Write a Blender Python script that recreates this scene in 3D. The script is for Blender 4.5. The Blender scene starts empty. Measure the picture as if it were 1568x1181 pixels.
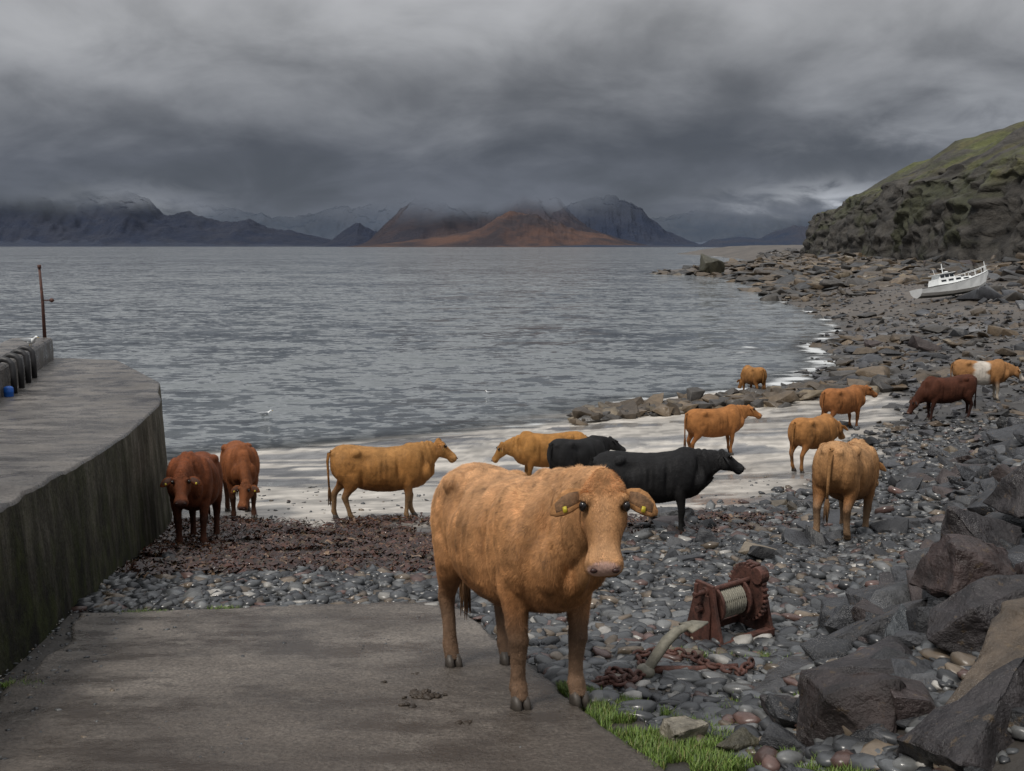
import bpy, bmesh, math, random
import numpy as np
from mathutils import Vector, Matrix
random.seed(7); R=np.random.RandomState(7)
CAMZ=6.2
scene=bpy.context.scene
# ---------------------------------------------------------------- noise
PERM=np.tile(R.permutation(256),2)
def n3(x,y,z=0.0,seed=0):
    x=np.asarray(x,float); y=np.asarray(y,float); z=np.asarray(z,float)+0*x
    xi=np.floor(x).astype(int); yi=np.floor(y).astype(int); zi=np.floor(z).astype(int)
    fx=x-xi; fy=y-yi; fz=z-zi
    fx=fx*fx*(3-2*fx); fy=fy*fy*(3-2*fy); fz=fz*fz*(3-2*fz)
    def h(a,b,c): return PERM[(PERM[(PERM[(a+seed)&255]+b)&255]+c)&255]/127.5-1
    def lx(b,c): return h(xi,b,c)*(1-fx)+h(xi+1,b,c)*fx
    return (lx(yi,zi)*(1-fy)+lx(yi+1,zi)*fy)*(1-fz)+(lx(yi,zi+1)*(1-fy)+lx(yi+1,zi+1)*fy)*fz
def fbm(x,y,z=0.0,o=4,seed=0):
    s=0;a=1;t=0
    for i in range(o):
        s=s+a*n3(np.asarray(x)*2**i,np.asarray(y)*2**i,np.asarray(z)*2**i,seed+i*17); t+=a; a*=.5
    return s/t
def ridged(x,y,z=0.0,o=5,seed=0):
    s=0;a=1;t=0
    for i in range(o):
        s=s+a*(1-2*np.abs(n3(np.asarray(x)*2**i,np.asarray(y)*2**i,np.asarray(z)*2**i,seed+i*17))); t+=a; a*=.55
    return s/t
def ss(a,b,x):
    t=np.clip((np.asarray(x,float)-a)/(b-a),0,1); return t*t*(3-2*t)
# ---------------------------------------------------------------- terrain
def wall_x(y): return -1.84-.2365*np.asarray(y,float)
def slip_r(y): return .71-.277*(np.asarray(y,float)-4.74)
def xb_(y): return np.interp(y,[0,4.7,6.4,8.2,11.4,14.5,20,26,32,40,60,93,150,240],[.8,1.15,1.8,2.9,4.9,6.6,8.4,11.5,17,23,34,52,72,85])
def terrain(x,y,detail=True):
    x=np.asarray(x,float); y=np.asarray(y,float)
    H=np.interp(y,[-12,0,9.3,16,19,25,31,40,80],[.3,1.7,3.28,4.6,5.0,5.72,6.15,6.9,9])
    b=CAMZ-H
    w=ss(24,34,y)
    b=b+.05*np.maximum(0,x-1.5)*ss(4,9,y)
    xs=np.interp(y,[31,34,36.6,42,46,54,67,80,106,185,215,238,252,300,455,700],[-8,-2,2.2,5.7,12.2,16,19,26,29,43,42,30,62,90,118,140])
    xs=xs+ss(45,60,y)*3*fbm(x*.06,y*.06,3.3,3)
    sl=np.interp(y,[31,40,50,90,200,260],[.04,.045,.07,.15,.12,.15])
    l=sl*(x-xs); l=np.where(l>0,4*np.tanh(l/4),l*1.3)
    z=b*(1-w)+l*w
    bx=np.maximum(0,x-xb_(y))
    z=z+2.6*(1-np.exp(-.42*bx/2.6))
    z=np.maximum(z,-6)
    if detail:
        slip=(1-ss(9.0,9.6,y))*(1-ss(.05,.4,x-slip_r(y)))
        amp=np.interp(y,[9,14,20,30,45,90,200],[.03,.035,.02,.025,.12,.35,.7])
        z=z+(1-slip)*amp*fbm(x*np.interp(y,[10,60],[1.3,.3]),y*np.interp(y,[10,60],[1.3,.3]),0,4)
    return z
def stony(x,y):
    x=np.asarray(x,float); y=np.asarray(y,float)
    xp=np.interp(y,[9,12.4,13.4,15,16,18,20,25,30,36,42,47,50],[-20,-20,-1.5,.2,1.8,3.2,4.6,8.0,11,13,14,8,-50])
    return ss(-.5,.5,(x-xp)/np.interp(y,[10,40],[.8,2.5])+1.2*fbm(x*.5,y*.5,9,3))
def kelp(x,y):
    a=ss(10.7,11.9,y+.8*fbm(x*.5,y*.2,8,2))*(1-ss(16.0,18.4,y+1.6*fbm(x*.6,y*.6,5,3)))*(1-ss(-.3,1.4,x))
    b=np.exp(-(((x-3.0)/1.7)**2+((y-17.4)/1.3)**2)*1.3)
    return np.clip(np.maximum(a,b),0,1)*ss(-.5,.05,fbm(x*.9,y*1.6,7,3)+.1)
def pools(x,y):
    return ss(.12,.24,fbm(x*.75,y*1.0,21,3))*ss(11.8,13,y)*(1-ss(17,20,y))*(1-ss(-.5,1.2,x))
def tz(x,y): return float(terrain(x,y))
# ---------------------------------------------------------------- mesh utils
def link(o,parent=None):
    scene.collection.objects.link(o)
    if parent: o.parent=parent
    return o
def np_mesh(name,V,F,mat=None,col=None,smooth=True,attrs=None,parent=None):
    V=np.asarray(V,np.float32); F=np.asarray(F,np.int32); k=F.shape[1]
    me=bpy.data.meshes.new(name); me.vertices.add(len(V)); me.vertices.foreach_set('co',V.ravel())
    me.loops.add(F.size); me.loops.foreach_set('vertex_index',F.ravel())
    me.polygons.add(len(F)); me.polygons.foreach_set('loop_start',np.arange(0,F.size,k,dtype=np.int32))
    me.update(calc_edges=True)
    me.polygons.foreach_set('use_smooth',np.full(len(F),smooth))
    if col is not None: set_col(me,col)
    if attrs:
        for n,a in attrs.items():
            at=me.attributes.new(n,'FLOAT','POINT'); at.data.foreach_set('value',np.asarray(a,np.float32))
    if mat: me.materials.append(mat)
    me.validate()
    return link(bpy.data.objects.new(name,me),parent)
def set_col(me,col):
    c=np.ones((len(me.vertices),4),np.float32); c[:,:3]=col
    at=me.attributes.new('Col','FLOAT_COLOR','POINT'); at.data.foreach_set('color',c.ravel())
def grid_faces(nu,nv):
    i=np.arange(nu-1)[:,None]*nv+np.arange(nv-1)[None,:]; i=i.ravel()
    return np.stack([i,i+nv,i+nv+1,i+1],1)
class MB:
    def __init__(s): s.v=[];s.f=[];s.m=[]
    def loft(s,rings,mat=0,n=16,p=2.0,caps=True):
        st=len(s.v)
        for (c,a,b) in rings:
            c=Vector(c);a=Vector(a);b=Vector(b)
            for k in range(n):
                t=2*math.pi*k/n; cs=math.cos(t); sn=math.sin(t)
                s.v.append(c+a*(math.copysign(abs(cs)**(2/p),cs))+b*(math.copysign(abs(sn)**(2/p),sn)))
        for i in range(len(rings)-1):
            for k in range(n):
                k2=(k+1)%n
                s.f.append((st+i*n+k,st+i*n+k2,st+(i+1)*n+k2,st+(i+1)*n+k)); s.m.append(mat)
        if caps:
            s.f.append(tuple(st+k for k in range(n))[::-1]); s.m.append(mat)
            e=st+(len(rings)-1)*n; s.f.append(tuple(e+k for k in range(n))); s.m.append(mat)
    def tube(s,pts,r,mat=0,n=8):
        pts=[Vector(p) for p in pts]; rings=[]
        if not hasattr(r,'__len__'): r=[r]*len(pts)
        for i,p in enumerate(pts):
            t=(pts[min(i+1,len(pts)-1)]-pts[max(i-1,0)]).normalized()
            ref=Vector((0,0,1)) if abs(t.z)<.9 else Vector((1,0,0))
            a=t.cross(ref).normalized(); b=t.cross(a).normalized()
            rings.append((p,a*r[i],b*r[i]))
        s.loft(rings,mat,n)
    def ell(s,c,a,b,d,mat=0,n=14,m=9):
        c=Vector(c);a=Vector(a);b=Vector(b);d=Vector(d); rings=[]
        for i in range(m):
            th=math.pi*(.03+.94*i/(m-1)); r=math.sin(th)
            rings.append((c-d*math.cos(th),a*r,b*r))
        s.loft(rings,mat,n)
    def box(s,c,sx,sy,sz,mat=0,M=None,taper=1.0):
        st=len(s.v); c=Vector(c)
        for dz in (-1,1):
            k=taper if dz>0 else 1
            for dx,dy in ((-1,-1),(1,-1),(1,1),(-1,1)):
                q=Vector((dx*sx/2*k,dy*sy/2*k,dz*sz/2))
                if M: q=M@q
                s.v.append(c+q)
        for f in ((3,2,1,0),(4,5,6,7),(0,1,5,4),(1,2,6,5),(2,3,7,6),(3,0,4,7)):
            s.f.append(tuple(st+i for i in f)); s.m.append(mat)
    def obj(s,name,mats,smooth=True,parent=None,bevel=0):
        me=bpy.data.meshes.new(name); me.from_pydata([tuple(v) for v in s.v],[],s.f)
        for m in mats: me.materials.append(m)
        me.polygons.foreach_set('material_index',s.m)
        me.polygons.foreach_set('use_smooth',[smooth]*len(s.f)); me.update()
        o=link(bpy.data.objects.new(name,me),parent)
        if bevel:
            b=o.modifiers.new('b','BEVEL'); b.width=bevel; b.segments=2; b.limit_method='ANGLE'
        return o
def empty(name,loc=(0,0,0)):
    e=bpy.data.objects.new(name,None); e.location=loc; return link(e)
# ---------------------------------------------------------------- materials
def newmat(name):
    m=bpy.data.materials.new(name); m.use_nodes=True; nt=m.node_tree
    return m,nt,nt.nodes,nt.links,nt.nodes['Principled BSDF']
def pmat(name,col=None,rough=.7,scale=5,var=.35,bump=.3,bscale=None,dist=.02,attr=False,metal=0,spec=.5,stretch=(1,1,1),detail=6,lichen=None,space='Object',rvar=0.0,rattr=False):
    m,nt,N,L,P=newmat(name)
    tc=N.new('ShaderNodeTexCoord'); mp=N.new('ShaderNodeMapping'); mp.inputs['Scale'].default_value=stretch
    L.new(tc.outputs[space],mp.inputs[0])
    nz=N.new('ShaderNodeTexNoise'); nz.inputs['Scale'].default_value=scale; nz.inputs['Detail'].default_value=detail; nz.inputs['Roughness'].default_value=.65
    L.new(mp.outputs[0],nz.inputs[0])
    mr=N.new('ShaderNodeMapRange'); mr.inputs[1].default_value=.3; mr.inputs[2].default_value=.7; mr.inputs[3].default_value=1-var; mr.inputs[4].default_value=1+var
    L.new(nz.outputs[0],mr.inputs[0])
    vm=N.new('ShaderNodeVectorMath'); vm.operation='SCALE'
    if attr:
        at=N.new('ShaderNodeAttribute'); at.attribute_name='Col'; L.new(at.outputs['Color'],vm.inputs[0])
    else: vm.inputs[0].default_value=col
    L.new(mr.outputs[0],vm.inputs['Scale']); out=vm.outputs[0]
    if lichen:
        n2=N.new('ShaderNodeTexNoise'); n2.inputs['Scale'].default_value=lichen[1]; n2.inputs['Detail'].default_value=6; n2.inputs['Roughness'].default_value=.7; L.new(mp.outputs[0],n2.inputs[0])
        r2=N.new('ShaderNodeMapRange'); r2.inputs[1].default_value=lichen[2]; r2.inputs[2].default_value=lichen[2]+.05; r2.inputs[4].default_value=lichen[3]; L.new(n2.outputs[0],r2.inputs[0])
        mx=N.new('ShaderNodeMix'); mx.data_type='RGBA'; L.new(r2.outputs[0],mx.inputs[0]); L.new(out,mx.inputs[6]); mx.inputs[7].default_value=(*lichen[0],1); out=mx.outputs[2]
    L.new(out,P.inputs['Base Color'])
    P.inputs['Roughness'].default_value=rough; P.inputs['Metallic'].default_value=metal; P.inputs['Specular IOR Level'].default_value=spec
    if rvar:
        rr=N.new('ShaderNodeMapRange'); rr.inputs[1].default_value=.35; rr.inputs[2].default_value=.65; rr.inputs[3].default_value=max(.05,rough-rvar); rr.inputs[4].default_value=min(1,rough+rvar)
        n4=N.new('ShaderNodeTexNoise'); n4.inputs['Scale'].default_value=scale*.3; n4.inputs['Detail'].default_value=4; L.new(mp.outputs[0],n4.inputs[0]); L.new(n4.outputs[0],rr.inputs[0]); L.new(rr.outputs[0],P.inputs['Roughness'])
    if bump:
        b=N.new('ShaderNodeBump'); b.inputs['Strength'].default_value=bump; b.inputs['Distance'].default_value=dist
        n3_=N.new('ShaderNodeTexNoise'); n3_.inputs['Scale'].default_value=bscale or scale*3; n3_.inputs['Detail'].default_value=9; n3_.inputs['Roughness'].default_value=.62; L.new(mp.outputs[0],n3_.inputs[0])
        L.new(n3_.outputs[0],b.inputs['Height']); L.new(b.outputs[0],P.inputs['Normal'])
    if rattr:
        ra=N.new('ShaderNodeAttribute'); ra.attribute_name='rgh'; L.new(ra.outputs['Fac'],P.inputs['Roughness'])
        if bump: L.new(ra.outputs['Fac'],b.inputs['Strength'])
    return m
M_ROCK=pmat('wet_rock',attr=True,rough=.5,scale=3,var=.45,bump=.8,bscale=9,dist=.04,rvar=.2)
M_BOULD=pmat('lichen_boulder',attr=True,rough=.40,scale=5,var=.6,bump=1.0,bscale=7,dist=.07,detail=9,lichen=((.11,.075,.038),9,.60,.6),rvar=.25)
M_PEB=pmat('pebble',attr=True,rough=.32,scale=12,var=.3,bump=.3,bscale=40,dist=.005,rvar=.15)
M_TER=pmat('shore_ground',attr=True,rough=.5,scale=2.2,var=.3,bump=.6,bscale=14,dist=.03,detail=9,rattr=True)
M_KELP=pmat('kelp',attr=True,rough=.25,scale=20,var=.4,bump=0)
M_GRASS=pmat('grass_blade',attr=True,rough=.6,scale=9,var=.3,bump=0)
M_RUST=pmat('rusty_iron',(.070,.028,.020),rough=.7,scale=14,var=.7,bump=.6,dist=.01)
M_ROPE=pmat('rope',(.22,.21,.17),rough=.9,scale=60,var=.4,bump=.5,dist=.004)
M_IRON=pmat('grey_iron',(.17,.16,.125),rough=.6,scale=14,var=.45,bump=.4,dist=.006)
M_WHITE=pmat('white_paint',(.72,.74,.74),rough=.35,scale=1.5,var=.12,bump=0)
M_DARK=pmat('dark_rubber',(.02,.02,.022),rough=.5,scale=10,var=.4,bump=.2)
M_GLASS=pmat('dark_glass',(.02,.025,.03),rough=.08,bump=0)
M_BLUE=pmat('blue_plastic',(.01,.10,.42),rough=.4,scale=4,var=.15,bump=0)
M_GREY=pmat('gull_grey',(.3,.32,.34),rough=.7,bump=0)
M_BEAK=pmat('beak',(.5,.35,.05),bump=0)
M_DUNG=pmat('dung',(.035,.025,.017),rough=.55,scale=20,var=.5,bump=.6,dist=.01)
M_GREENP=pmat('antifoul',(.12,.13,.12),rough=.6,scale=3,bump=0)
def concrete(name,c1,c2,c3,rough,streak=False,specks=False):
    m,nt,N,L,P=newmat(name)
    tc=N.new('ShaderNodeTexCoord')
    def noise(sc,det=6,st=(1,1,1)):
        mp=N.new('ShaderNodeMapping'); mp.inputs['Scale'].default_value=st; L.new(tc.outputs['Object'],mp.inputs[0])
        n=N.new('ShaderNodeTexNoise'); n.inputs['Scale'].default_value=sc; n.inputs['Detail'].default_value=det; n.inputs['Roughness'].default_value=.7; L.new(mp.outputs[0],n.inputs[0]); return n
    a=noise(.8 if not streak else 1.6,9,(1,1,1) if not streak else (1,1,.7)); r=N.new('ShaderNodeValToRGB'); L.new(a.outputs[0],r.inputs[0])
    e=r.color_ramp.elements; e[0].position=.38; e[0].color=(*c1,1); e[1].position=.62; e[1].color=(*c2,1)
    b=noise(45 if not streak else 25,5); r2=N.new('ShaderNodeMapRange'); r2.inputs[1].default_value=.35; r2.inputs[2].default_value=.65; r2.inputs[3].default_value=.45; r2.inputs[4].default_value=1.55; L.new(b.outputs[0],r2.inputs[0])
    v=N.new('ShaderNodeVectorMath'); v.operation='SCALE'; L.new(r.outputs[0],v.inputs[0]); L.new(r2.outputs[0],v.inputs['Scale'])
    c=noise(2.0 if not streak else 1.3,7,(.6,1,1) if not streak else (1.6,1.6,.5)); r3=N.new('ShaderNodeMapRange'); r3.inputs[1].default_value=.48 if not streak else .60; r3.inputs[2].default_value=.60 if not streak else .7; r3.inputs[4].default_value=.8; L.new(c.outputs[0],r3.inputs[0])
    mx=N.new('ShaderNodeMix'); mx.data_type='RGBA'; L.new(r3.outputs[0],mx.inputs[0]); L.new(v.outputs[0],mx.inputs[6]); mx.inputs[7].default_value=(*c3,1)
    out=mx.outputs[2]
    if specks:
        vo=N.new('ShaderNodeTexVoronoi'); vo.inputs['Scale'].default_value=38; L.new(tc.outputs['Object'],vo.inputs['Vector'])
        q=N.new('ShaderNodeMapRange'); q.inputs[1].default_value=.10; q.inputs[2].default_value=.22; q.inputs[3].default_value=.4; q.inputs[4].default_value=1; L.new(vo.outputs['Distance'],q.inputs[0])
        v3=N.new('ShaderNodeVectorMath'); v3.operation='SCALE'; L.new(out,v3.inputs[0]); L.new(q.outputs[0],v3.inputs['Scale']); out=v3.outputs[0]
        d_=noise(5,9,(1,1,1)); q2=N.new('ShaderNodeMapRange'); q2.inputs[1].default_value=.60; q2.inputs[2].default_value=.68; q2.inputs[4].default_value=.5; L.new(d_.outputs[0],q2.inputs[0])
        mx3=N.new('ShaderNodeMix'); mx3.data_type='RGBA'; L.new(q2.outputs[0],mx3.inputs[0]); L.new(out,mx3.inputs[6]); mx3.inputs[7].default_value=(.24,.22,.19,1); out=mx3.outputs[2]
        # noisy darker brown towards the near part of the ramp
        g=N.new('ShaderNodeNewGeometry'); sx=N.new('ShaderNodeSeparateXYZ'); L.new(g.outputs['Position'],sx.inputs[0])
        drk=noise(1.4,8); ad=N.new('ShaderNodeMath'); ad.operation='MULTIPLY_ADD'; L.new(drk.outputs[0],ad.inputs[0]); ad.inputs[1].default_value=4.0; L.new(sx.outputs[1],ad.inputs[2])
        q4=N.new('ShaderNodeMapRange'); q4.inputs[1].default_value=6.6; q4.inputs[2].default_value=9.4; q4.inputs[3].default_value=.55; q4.inputs[4].default_value=0; L.new(ad.outputs[0],q4.inputs[0])
        mx4=N.new('ShaderNodeMix'); mx4.data_type='RGBA'; L.new(q4.outputs[0],mx4.inputs[0]); L.new(out,mx4.inputs[6]); mx4.inputs[7].default_value=(.048,.036,.027,1); out=mx4.outputs[2]
    if streak:
        g=N.new('ShaderNodeNewGeometry'); sx=N.new('ShaderNodeSeparateXYZ'); L.new(g.outputs['Position'],sx.inputs[0])
        a2=N.new('ShaderNodeMath'); a2.operation='MULTIPLY_ADD'; L.new(sx.outputs[1],a2.inputs[0]); a2.inputs[1].default_value=.26; L.new(sx.outputs[2],a2.inputs[2])
        ad=N.new('ShaderNodeMath'); ad.operation='MULTIPLY_ADD'; L.new(c.outputs[0],ad.inputs[0]); ad.inputs[1].default_value=3.6; L.new(a2.outputs[0],ad.inputs[2])
        r4=N.new('ShaderNodeMapRange'); r4.inputs[1].default_value=7.3; r4.inputs[2].default_value=9.4; r4.inputs[3].default_value=.96; r4.inputs[4].default_value=.0; L.new(ad.outputs[0],r4.inputs[0])
        gm=noise(3,5); gr_=N.new('ShaderNodeValToRGB'); L.new(gm.outputs[0],gr_.inputs[0]); ge=gr_.color_ramp.elements; ge[0].position=.42; ge[0].color=(.010,.010,.008,1); ge[1].position=.62; ge[1].color=(.030,.036,.012,1)
        m2=N.new('ShaderNodeMix'); m2.data_type='RGBA'; L.new(r4.outputs[0],m2.inputs[0]); L.new(out,m2.inputs[6]); L.new(gr_.outputs[0],m2.inputs[7]); out=m2.outputs[2]
        wv=N.new('ShaderNodeMath'); wv.operation='PINGPONG'; wv.inputs[1].default_value=1.25; L.new(sx.outputs[1],wv.inputs[0])
        r5=N.new('ShaderNodeMapRange'); r5.inputs[1].default_value=0; r5.inputs[2].default_value=.025; r5.inputs[3].default_value=.5; r5.inputs[4].default_value=1; L.new(wv.outputs[0],r5.inputs[0])
        v2=N.new('ShaderNodeVectorMath'); v2.operation='SCALE'; L.new(out,v2.inputs[0]); L.new(r5.outputs[0],v2.inputs['Scale']); out=v2.outputs[0]
        P.inputs['Specular IOR Level'].default_value=.12
    L.new(out,P.inputs['Base Color'])
    rr=N.new('ShaderNodeMapRange'); rr.inputs[1].default_value=.42; rr.inputs[2].default_value=.60; rr.inputs[3].default_value=min(1,rough+.25); rr.inputs[4].default_value=rough-.17; L.new(c.outputs[0],rr.inputs[0]); L.new(rr.outputs[0],P.inputs['Roughness'])
    bp=N.new('ShaderNodeBump'); bp.inputs['Strength'].default_value=.7; bp.inputs['Distance'].default_value=.02; L.new(b.outputs[0],bp.inputs['Height'])
    bp2=N.new('ShaderNodeBump'); bp2.inputs['Strength'].default_value=.5; bp2.inputs['Distance'].default_value=.06; L.new(noise(7,5).outputs[0],bp2.inputs['Height']); L.new(bp.outputs[0],bp2.inputs['Normal']); L.new(bp2.outputs[0],P.inputs['Normal'])
    return m
M_SLIP=concrete('slip_concrete',(.078,.066,.056),(.175,.153,.132),(.050,.041,.035),.34,False,True)
M_JTOP=concrete('jetty_top_concrete',(.065,.058,.052),(.16,.145,.13),(.036,.032,.030),.25)
M_JWALL=concrete('jetty_wall_concrete',(.045,.042,.030),(.125,.115,.09),(.17,.16,.13),.75,True)
# ---------------------------------------------------------------- world
w=bpy.data.worlds.new('World'); scene.world=w; w.use_nodes=True
nt=w.node_tree; N=nt.nodes; L=nt.links; N.clear()
def MA(op,a,b=None,c=None):
    n=N.new('ShaderNodeMath'); n.operation=op
    for i,q in enumerate((a,b,c)):
        if q is None: continue
        if isinstance(q,(int,float)): n.inputs[i].default_value=q
        else: L.new(q,n.inputs[i])
    return n.outputs[0]
SUN_EL=math.radians(55); SUN_AZ=math.radians(-140)   # from behind-left of the camera
out=N.new('ShaderNodeOutputWorld'); tc=N.new('ShaderNodeTexCoord'); sp=N.new('ShaderNodeSeparateXYZ'); L.new(tc.outputs['Generated'],sp.inputs[0])
X,Y,Z=sp.outputs; Zc=MA('MAXIMUM',Z,0.0)
den=MA('ADD',Zc,.38)
cb=N.new('ShaderNodeCombineXYZ'); L.new(MA('DIVIDE',X,den),cb.inputs[0]); L.new(MA('DIVIDE',Y,den),cb.inputs[1]); L.new(MA('MULTIPLY',Zc,1.5),cb.inputs[2])
def wn(scale,det,dist,off,rg=.52):
    mp=N.new('ShaderNodeMapping'); mp.inputs['Location'].default_value=off; L.new(cb.outputs[0],mp.inputs[0])
    n=N.new('ShaderNodeTexNoise'); n.inputs['Scale'].default_value=scale; n.inputs['Detail'].default_value=det; n.inputs['Distortion'].default_value=dist; n.inputs['Roughness'].default_value=rg; L.new(mp.outputs[0],n.inputs[0]); return n.outputs[0]
c1=wn(1.1,6,.25,(7.6,2.2,0),.5); c2=wn(3.6,7,.35,(9,4,2),.52)
cl=MA('ADD',MA('MULTIPLY',c1,.6),MA('MULTIPLY',c2,.4))
mr=N.new('ShaderNodeMapRange'); mr.interpolation_type='SMOOTHSTEP'; mr.inputs[1].default_value=.38; mr.inputs[2].default_value=.63; mr.inputs[3].default_value=.70; mr.inputs[4].default_value=1.36; L.new(cl,mr.inputs[0])
ramp=N.new('ShaderNodeValToRGB'); L.new(MA('ADD',Zc,MA('MULTIPLY',MA('SUBTRACT',cl,.5),.24)),ramp.inputs[0])
el=ramp.color_ramp.elements
stops=[(0.0,(.14,.16,.195)),(.025,(.11,.125,.158)),(.075,(.105,.115,.142)),(.12,(.16,.168,.188)),(.20,(.30,.305,.318)),(.36,(.42,.42,.43)),(.6,(.72,.73,.75)),(1.0,(1.0,1.01,1.03))]
while len(el)<len(stops): el.new(.5)
for e,(p,c) in zip(el,stops): e.position=p; e.color=(*c,1)
vs=N.new('ShaderNodeVectorMath'); vs.operation='SCALE'; L.new(ramp.outputs[0],vs.inputs[0]); L.new(mr.outputs[0],vs.inputs['Scale'])
c3=wn(7.0,6,.5,(2,6,1),.55)
def patch(dx,dz,sx,sz,amp):
    a=MA('DIVIDE',MA('SUBTRACT',MA('DIVIDE',X,MA('MAXIMUM',Y,.05)),dx),sx); b=MA('DIVIDE',MA('SUBTRACT',MA('ADD',Z,MA('MULTIPLY',MA('SUBTRACT',c3,.5),.07)),dz),sz)
    g=MA('EXPONENT',MA('MULTIPLY',MA('ADD',MA('MULTIPLY',a,a),MA('MULTIPLY',b,b)),-1.0))
    g=MA('MULTIPLY',g,MA('GREATER_THAN',Y,0.0)); return MA('MULTIPLY',MA('MULTIPLY',g,MA('MAXIMUM',MA('SUBTRACT',MA('MULTIPLY',c3,5.0),1.6),0.0)),amp)
pt=MA('ADD',MA('ADD',patch(.31,.046,.09,.013,.24),patch(-.36,.045,.07,.010,.08)),patch(.42,.11,.16,.03,.08))
pc=N.new('ShaderNodeCombineXYZ'); L.new(pt,pc.inputs[0]); L.new(MA('MULTIPLY',pt,1.03),pc.inputs[1]); L.new(MA('MULTIPLY',pt,1.08),pc.inputs[2])
va=N.new('ShaderNodeVectorMath'); va.operation='ADD'; L.new(vs.outputs[0],va.inputs[0]); L.new(pc.outputs[0],va.inputs[1])
bg=N.new('ShaderNodeBackground'); L.new(va.outputs[0],bg.inputs[0]); bg.inputs[1].default_value=1.0
sky=N.new('ShaderNodeTexSky'); sky.sky_type='NISHITA'; sky.sun_disc=False; sky.sun_elevation=SUN_EL; sky.sun_rotation=SUN_AZ
b2=N.new('ShaderNodeBackground'); L.new(sky.outputs[0],b2.inputs[0]); b2.inputs[1].default_value=.05
mxs=N.new('ShaderNodeMixShader'); mxs.inputs[0].default_value=.06; L.new(bg.outputs[0],mxs.inputs[1]); L.new(b2.outputs[0],mxs.inputs[2]); L.new(mxs.outputs[0],out.inputs[0])
sl=bpy.data.lights.new('sun','SUN'); sl.energy=2.5; sl.angle=math.radians(12); sl.color=(1,.94,.86)
so=link(bpy.data.objects.new('sun',sl))
sd=Vector((math.sin(SUN_AZ)*math.cos(SUN_EL),math.cos(SUN_AZ)*math.cos(SUN_EL),math.sin(SUN_EL)))
so.rotation_euler=(sd).to_track_quat('Z','Y').to_euler(); so.location=(0,0,60)
# ---------------------------------------------------------------- terrain mesh
ys=np.concatenate([np.arange(-12,3,.4),np.arange(3,20,.07),20*np.exp(np.linspace(0,math.log(40),330))])
u=np.linspace(-1,1,380); xs_=np.sinh(u*5.6)/math.sinh(5.6)*330+2
Xg,Yg=np.meshgrid(xs_,ys,indexing='ij'); Zg=terrain(Xg,Yg)
pl=pools(Xg,Yg); Zg=Zg*(1-pl)+(terrain(Xg,Yg,False)+.03)*pl
Zg=np.where(Xg<wall_x(Yg)-.4,np.minimum(Zg,-.5-.0*Xg),Zg)
st=stony(Xg,Yg); kp=kelp(Xg,Yg)
n1=fbm(Xg*.35,Yg*.8,2,4); n2=fbm(Xg*1.5+2*n1,Yg*3,4,4)
sand=np.stack([.47+0*n1,.44+0*n1,.395+0*n1],-1)*(1+.35*n1+.35*n2)[...,None]
wet=ss(.0,.3,fbm(Xg*.25+1.8*n1,Yg*.9,12,4)); wetc=wet[...,None]
sand=sand*(1-wetc)+np.array([.25,.245,.24])*wetc
rip=ss(.05,.25,np.abs(fbm(Xg*.8+1.5*n2,Yg*1.6,31,3)))[...,None]; sand=sand*(.68+.32*rip)
dark=np.array([.04,.038,.036])*(1+.5*n2)[...,None]
farb=np.array([.075,.063,.052])*(1+.7*fbm(Xg*.2,Yg*.2,1,4))[...,None]
fw=ss(45,75,Yg)[...,None]; dark=dark*(1-fw)+farb*fw
C=sand*(1-st[...,None])+dark*st[...,None]
C=C*(1-kp[...,None]*.85)+np.array([.045,.025,.017])*kp[...,None]*.85
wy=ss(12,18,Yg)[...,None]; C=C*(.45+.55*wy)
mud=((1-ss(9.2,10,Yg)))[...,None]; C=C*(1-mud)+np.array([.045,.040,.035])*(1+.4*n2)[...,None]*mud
C=C*(1-pl[...,None]*.5)
wl=ss(.30,.40,fbm(Xg*.10,Yg*.30,44,3))*ss(38,46,Yg)*(1-ss(70,90,Yg))*(Xg>12); C=C*(1-wl[...,None]*.3)+np.array([.2,.2,.2])*wl[...,None]*.3
C=np.clip(C,.008,.8)
rg=.55-.42*wet*(1-st)*(1-kp)-.15*(1-st); pw=np.maximum(pl,wl); rg=rg*(1-pw)+.03*pw; rg=np.clip(rg,.03,.9)
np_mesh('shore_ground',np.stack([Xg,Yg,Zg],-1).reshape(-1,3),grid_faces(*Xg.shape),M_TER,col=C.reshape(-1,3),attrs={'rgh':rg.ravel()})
# ---------------------------------------------------------------- sea
m,nt,N,L,P=newmat('sea_water')
P.inputs['Base Color'].default_value=(.145,.16,.17,1); P.inputs['Roughness'].default_value=.09; P.inputs['IOR'].default_value=1.4
tc=N.new('ShaderNodeTexCoord')
def wnz(sc,st,det,rg=.5):
    mp=N.new('ShaderNodeMapping'); mp.inputs['Scale'].default_value=st; mp.inputs['Rotation'].default_value=(0,0,.12); L.new(tc.outputs['Object'],mp.inputs[0]); n=N.new('ShaderNodeTexNoise'); n.inputs['Scale'].default_value=sc; n.inputs['Detail'].default_value=det; n.inputs['Distortion'].default_value=.4; n.inputs['Roughness'].default_value=rg; L.new(mp.outputs[0],n.inputs[0]); return n
def VM(op,a,b=None):
    n=N.new('ShaderNodeVectorMath'); n.operation=op
    for i,q in enumerate((a,b)):
        if q is None: continue
        if isinstance(q,tuple): n.inputs[i].default_value=q
        else: L.new(q,n.inputs[i])
    return n.outputs[0]
acc=None
for sc,stt,det,k in ((2.2,(.6,1,1),4,2.8),(.5,(.5,1,1),4,2.0),(.045,(.25,1,1),3,.6)):
    q=VM('MULTIPLY',VM('SUBTRACT',wnz(sc,stt,det,.6).outputs['Color'],(.5,.5,.5)),(k*.6,k,0))
    acc=q if acc is None else VM('ADD',acc,q)
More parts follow.
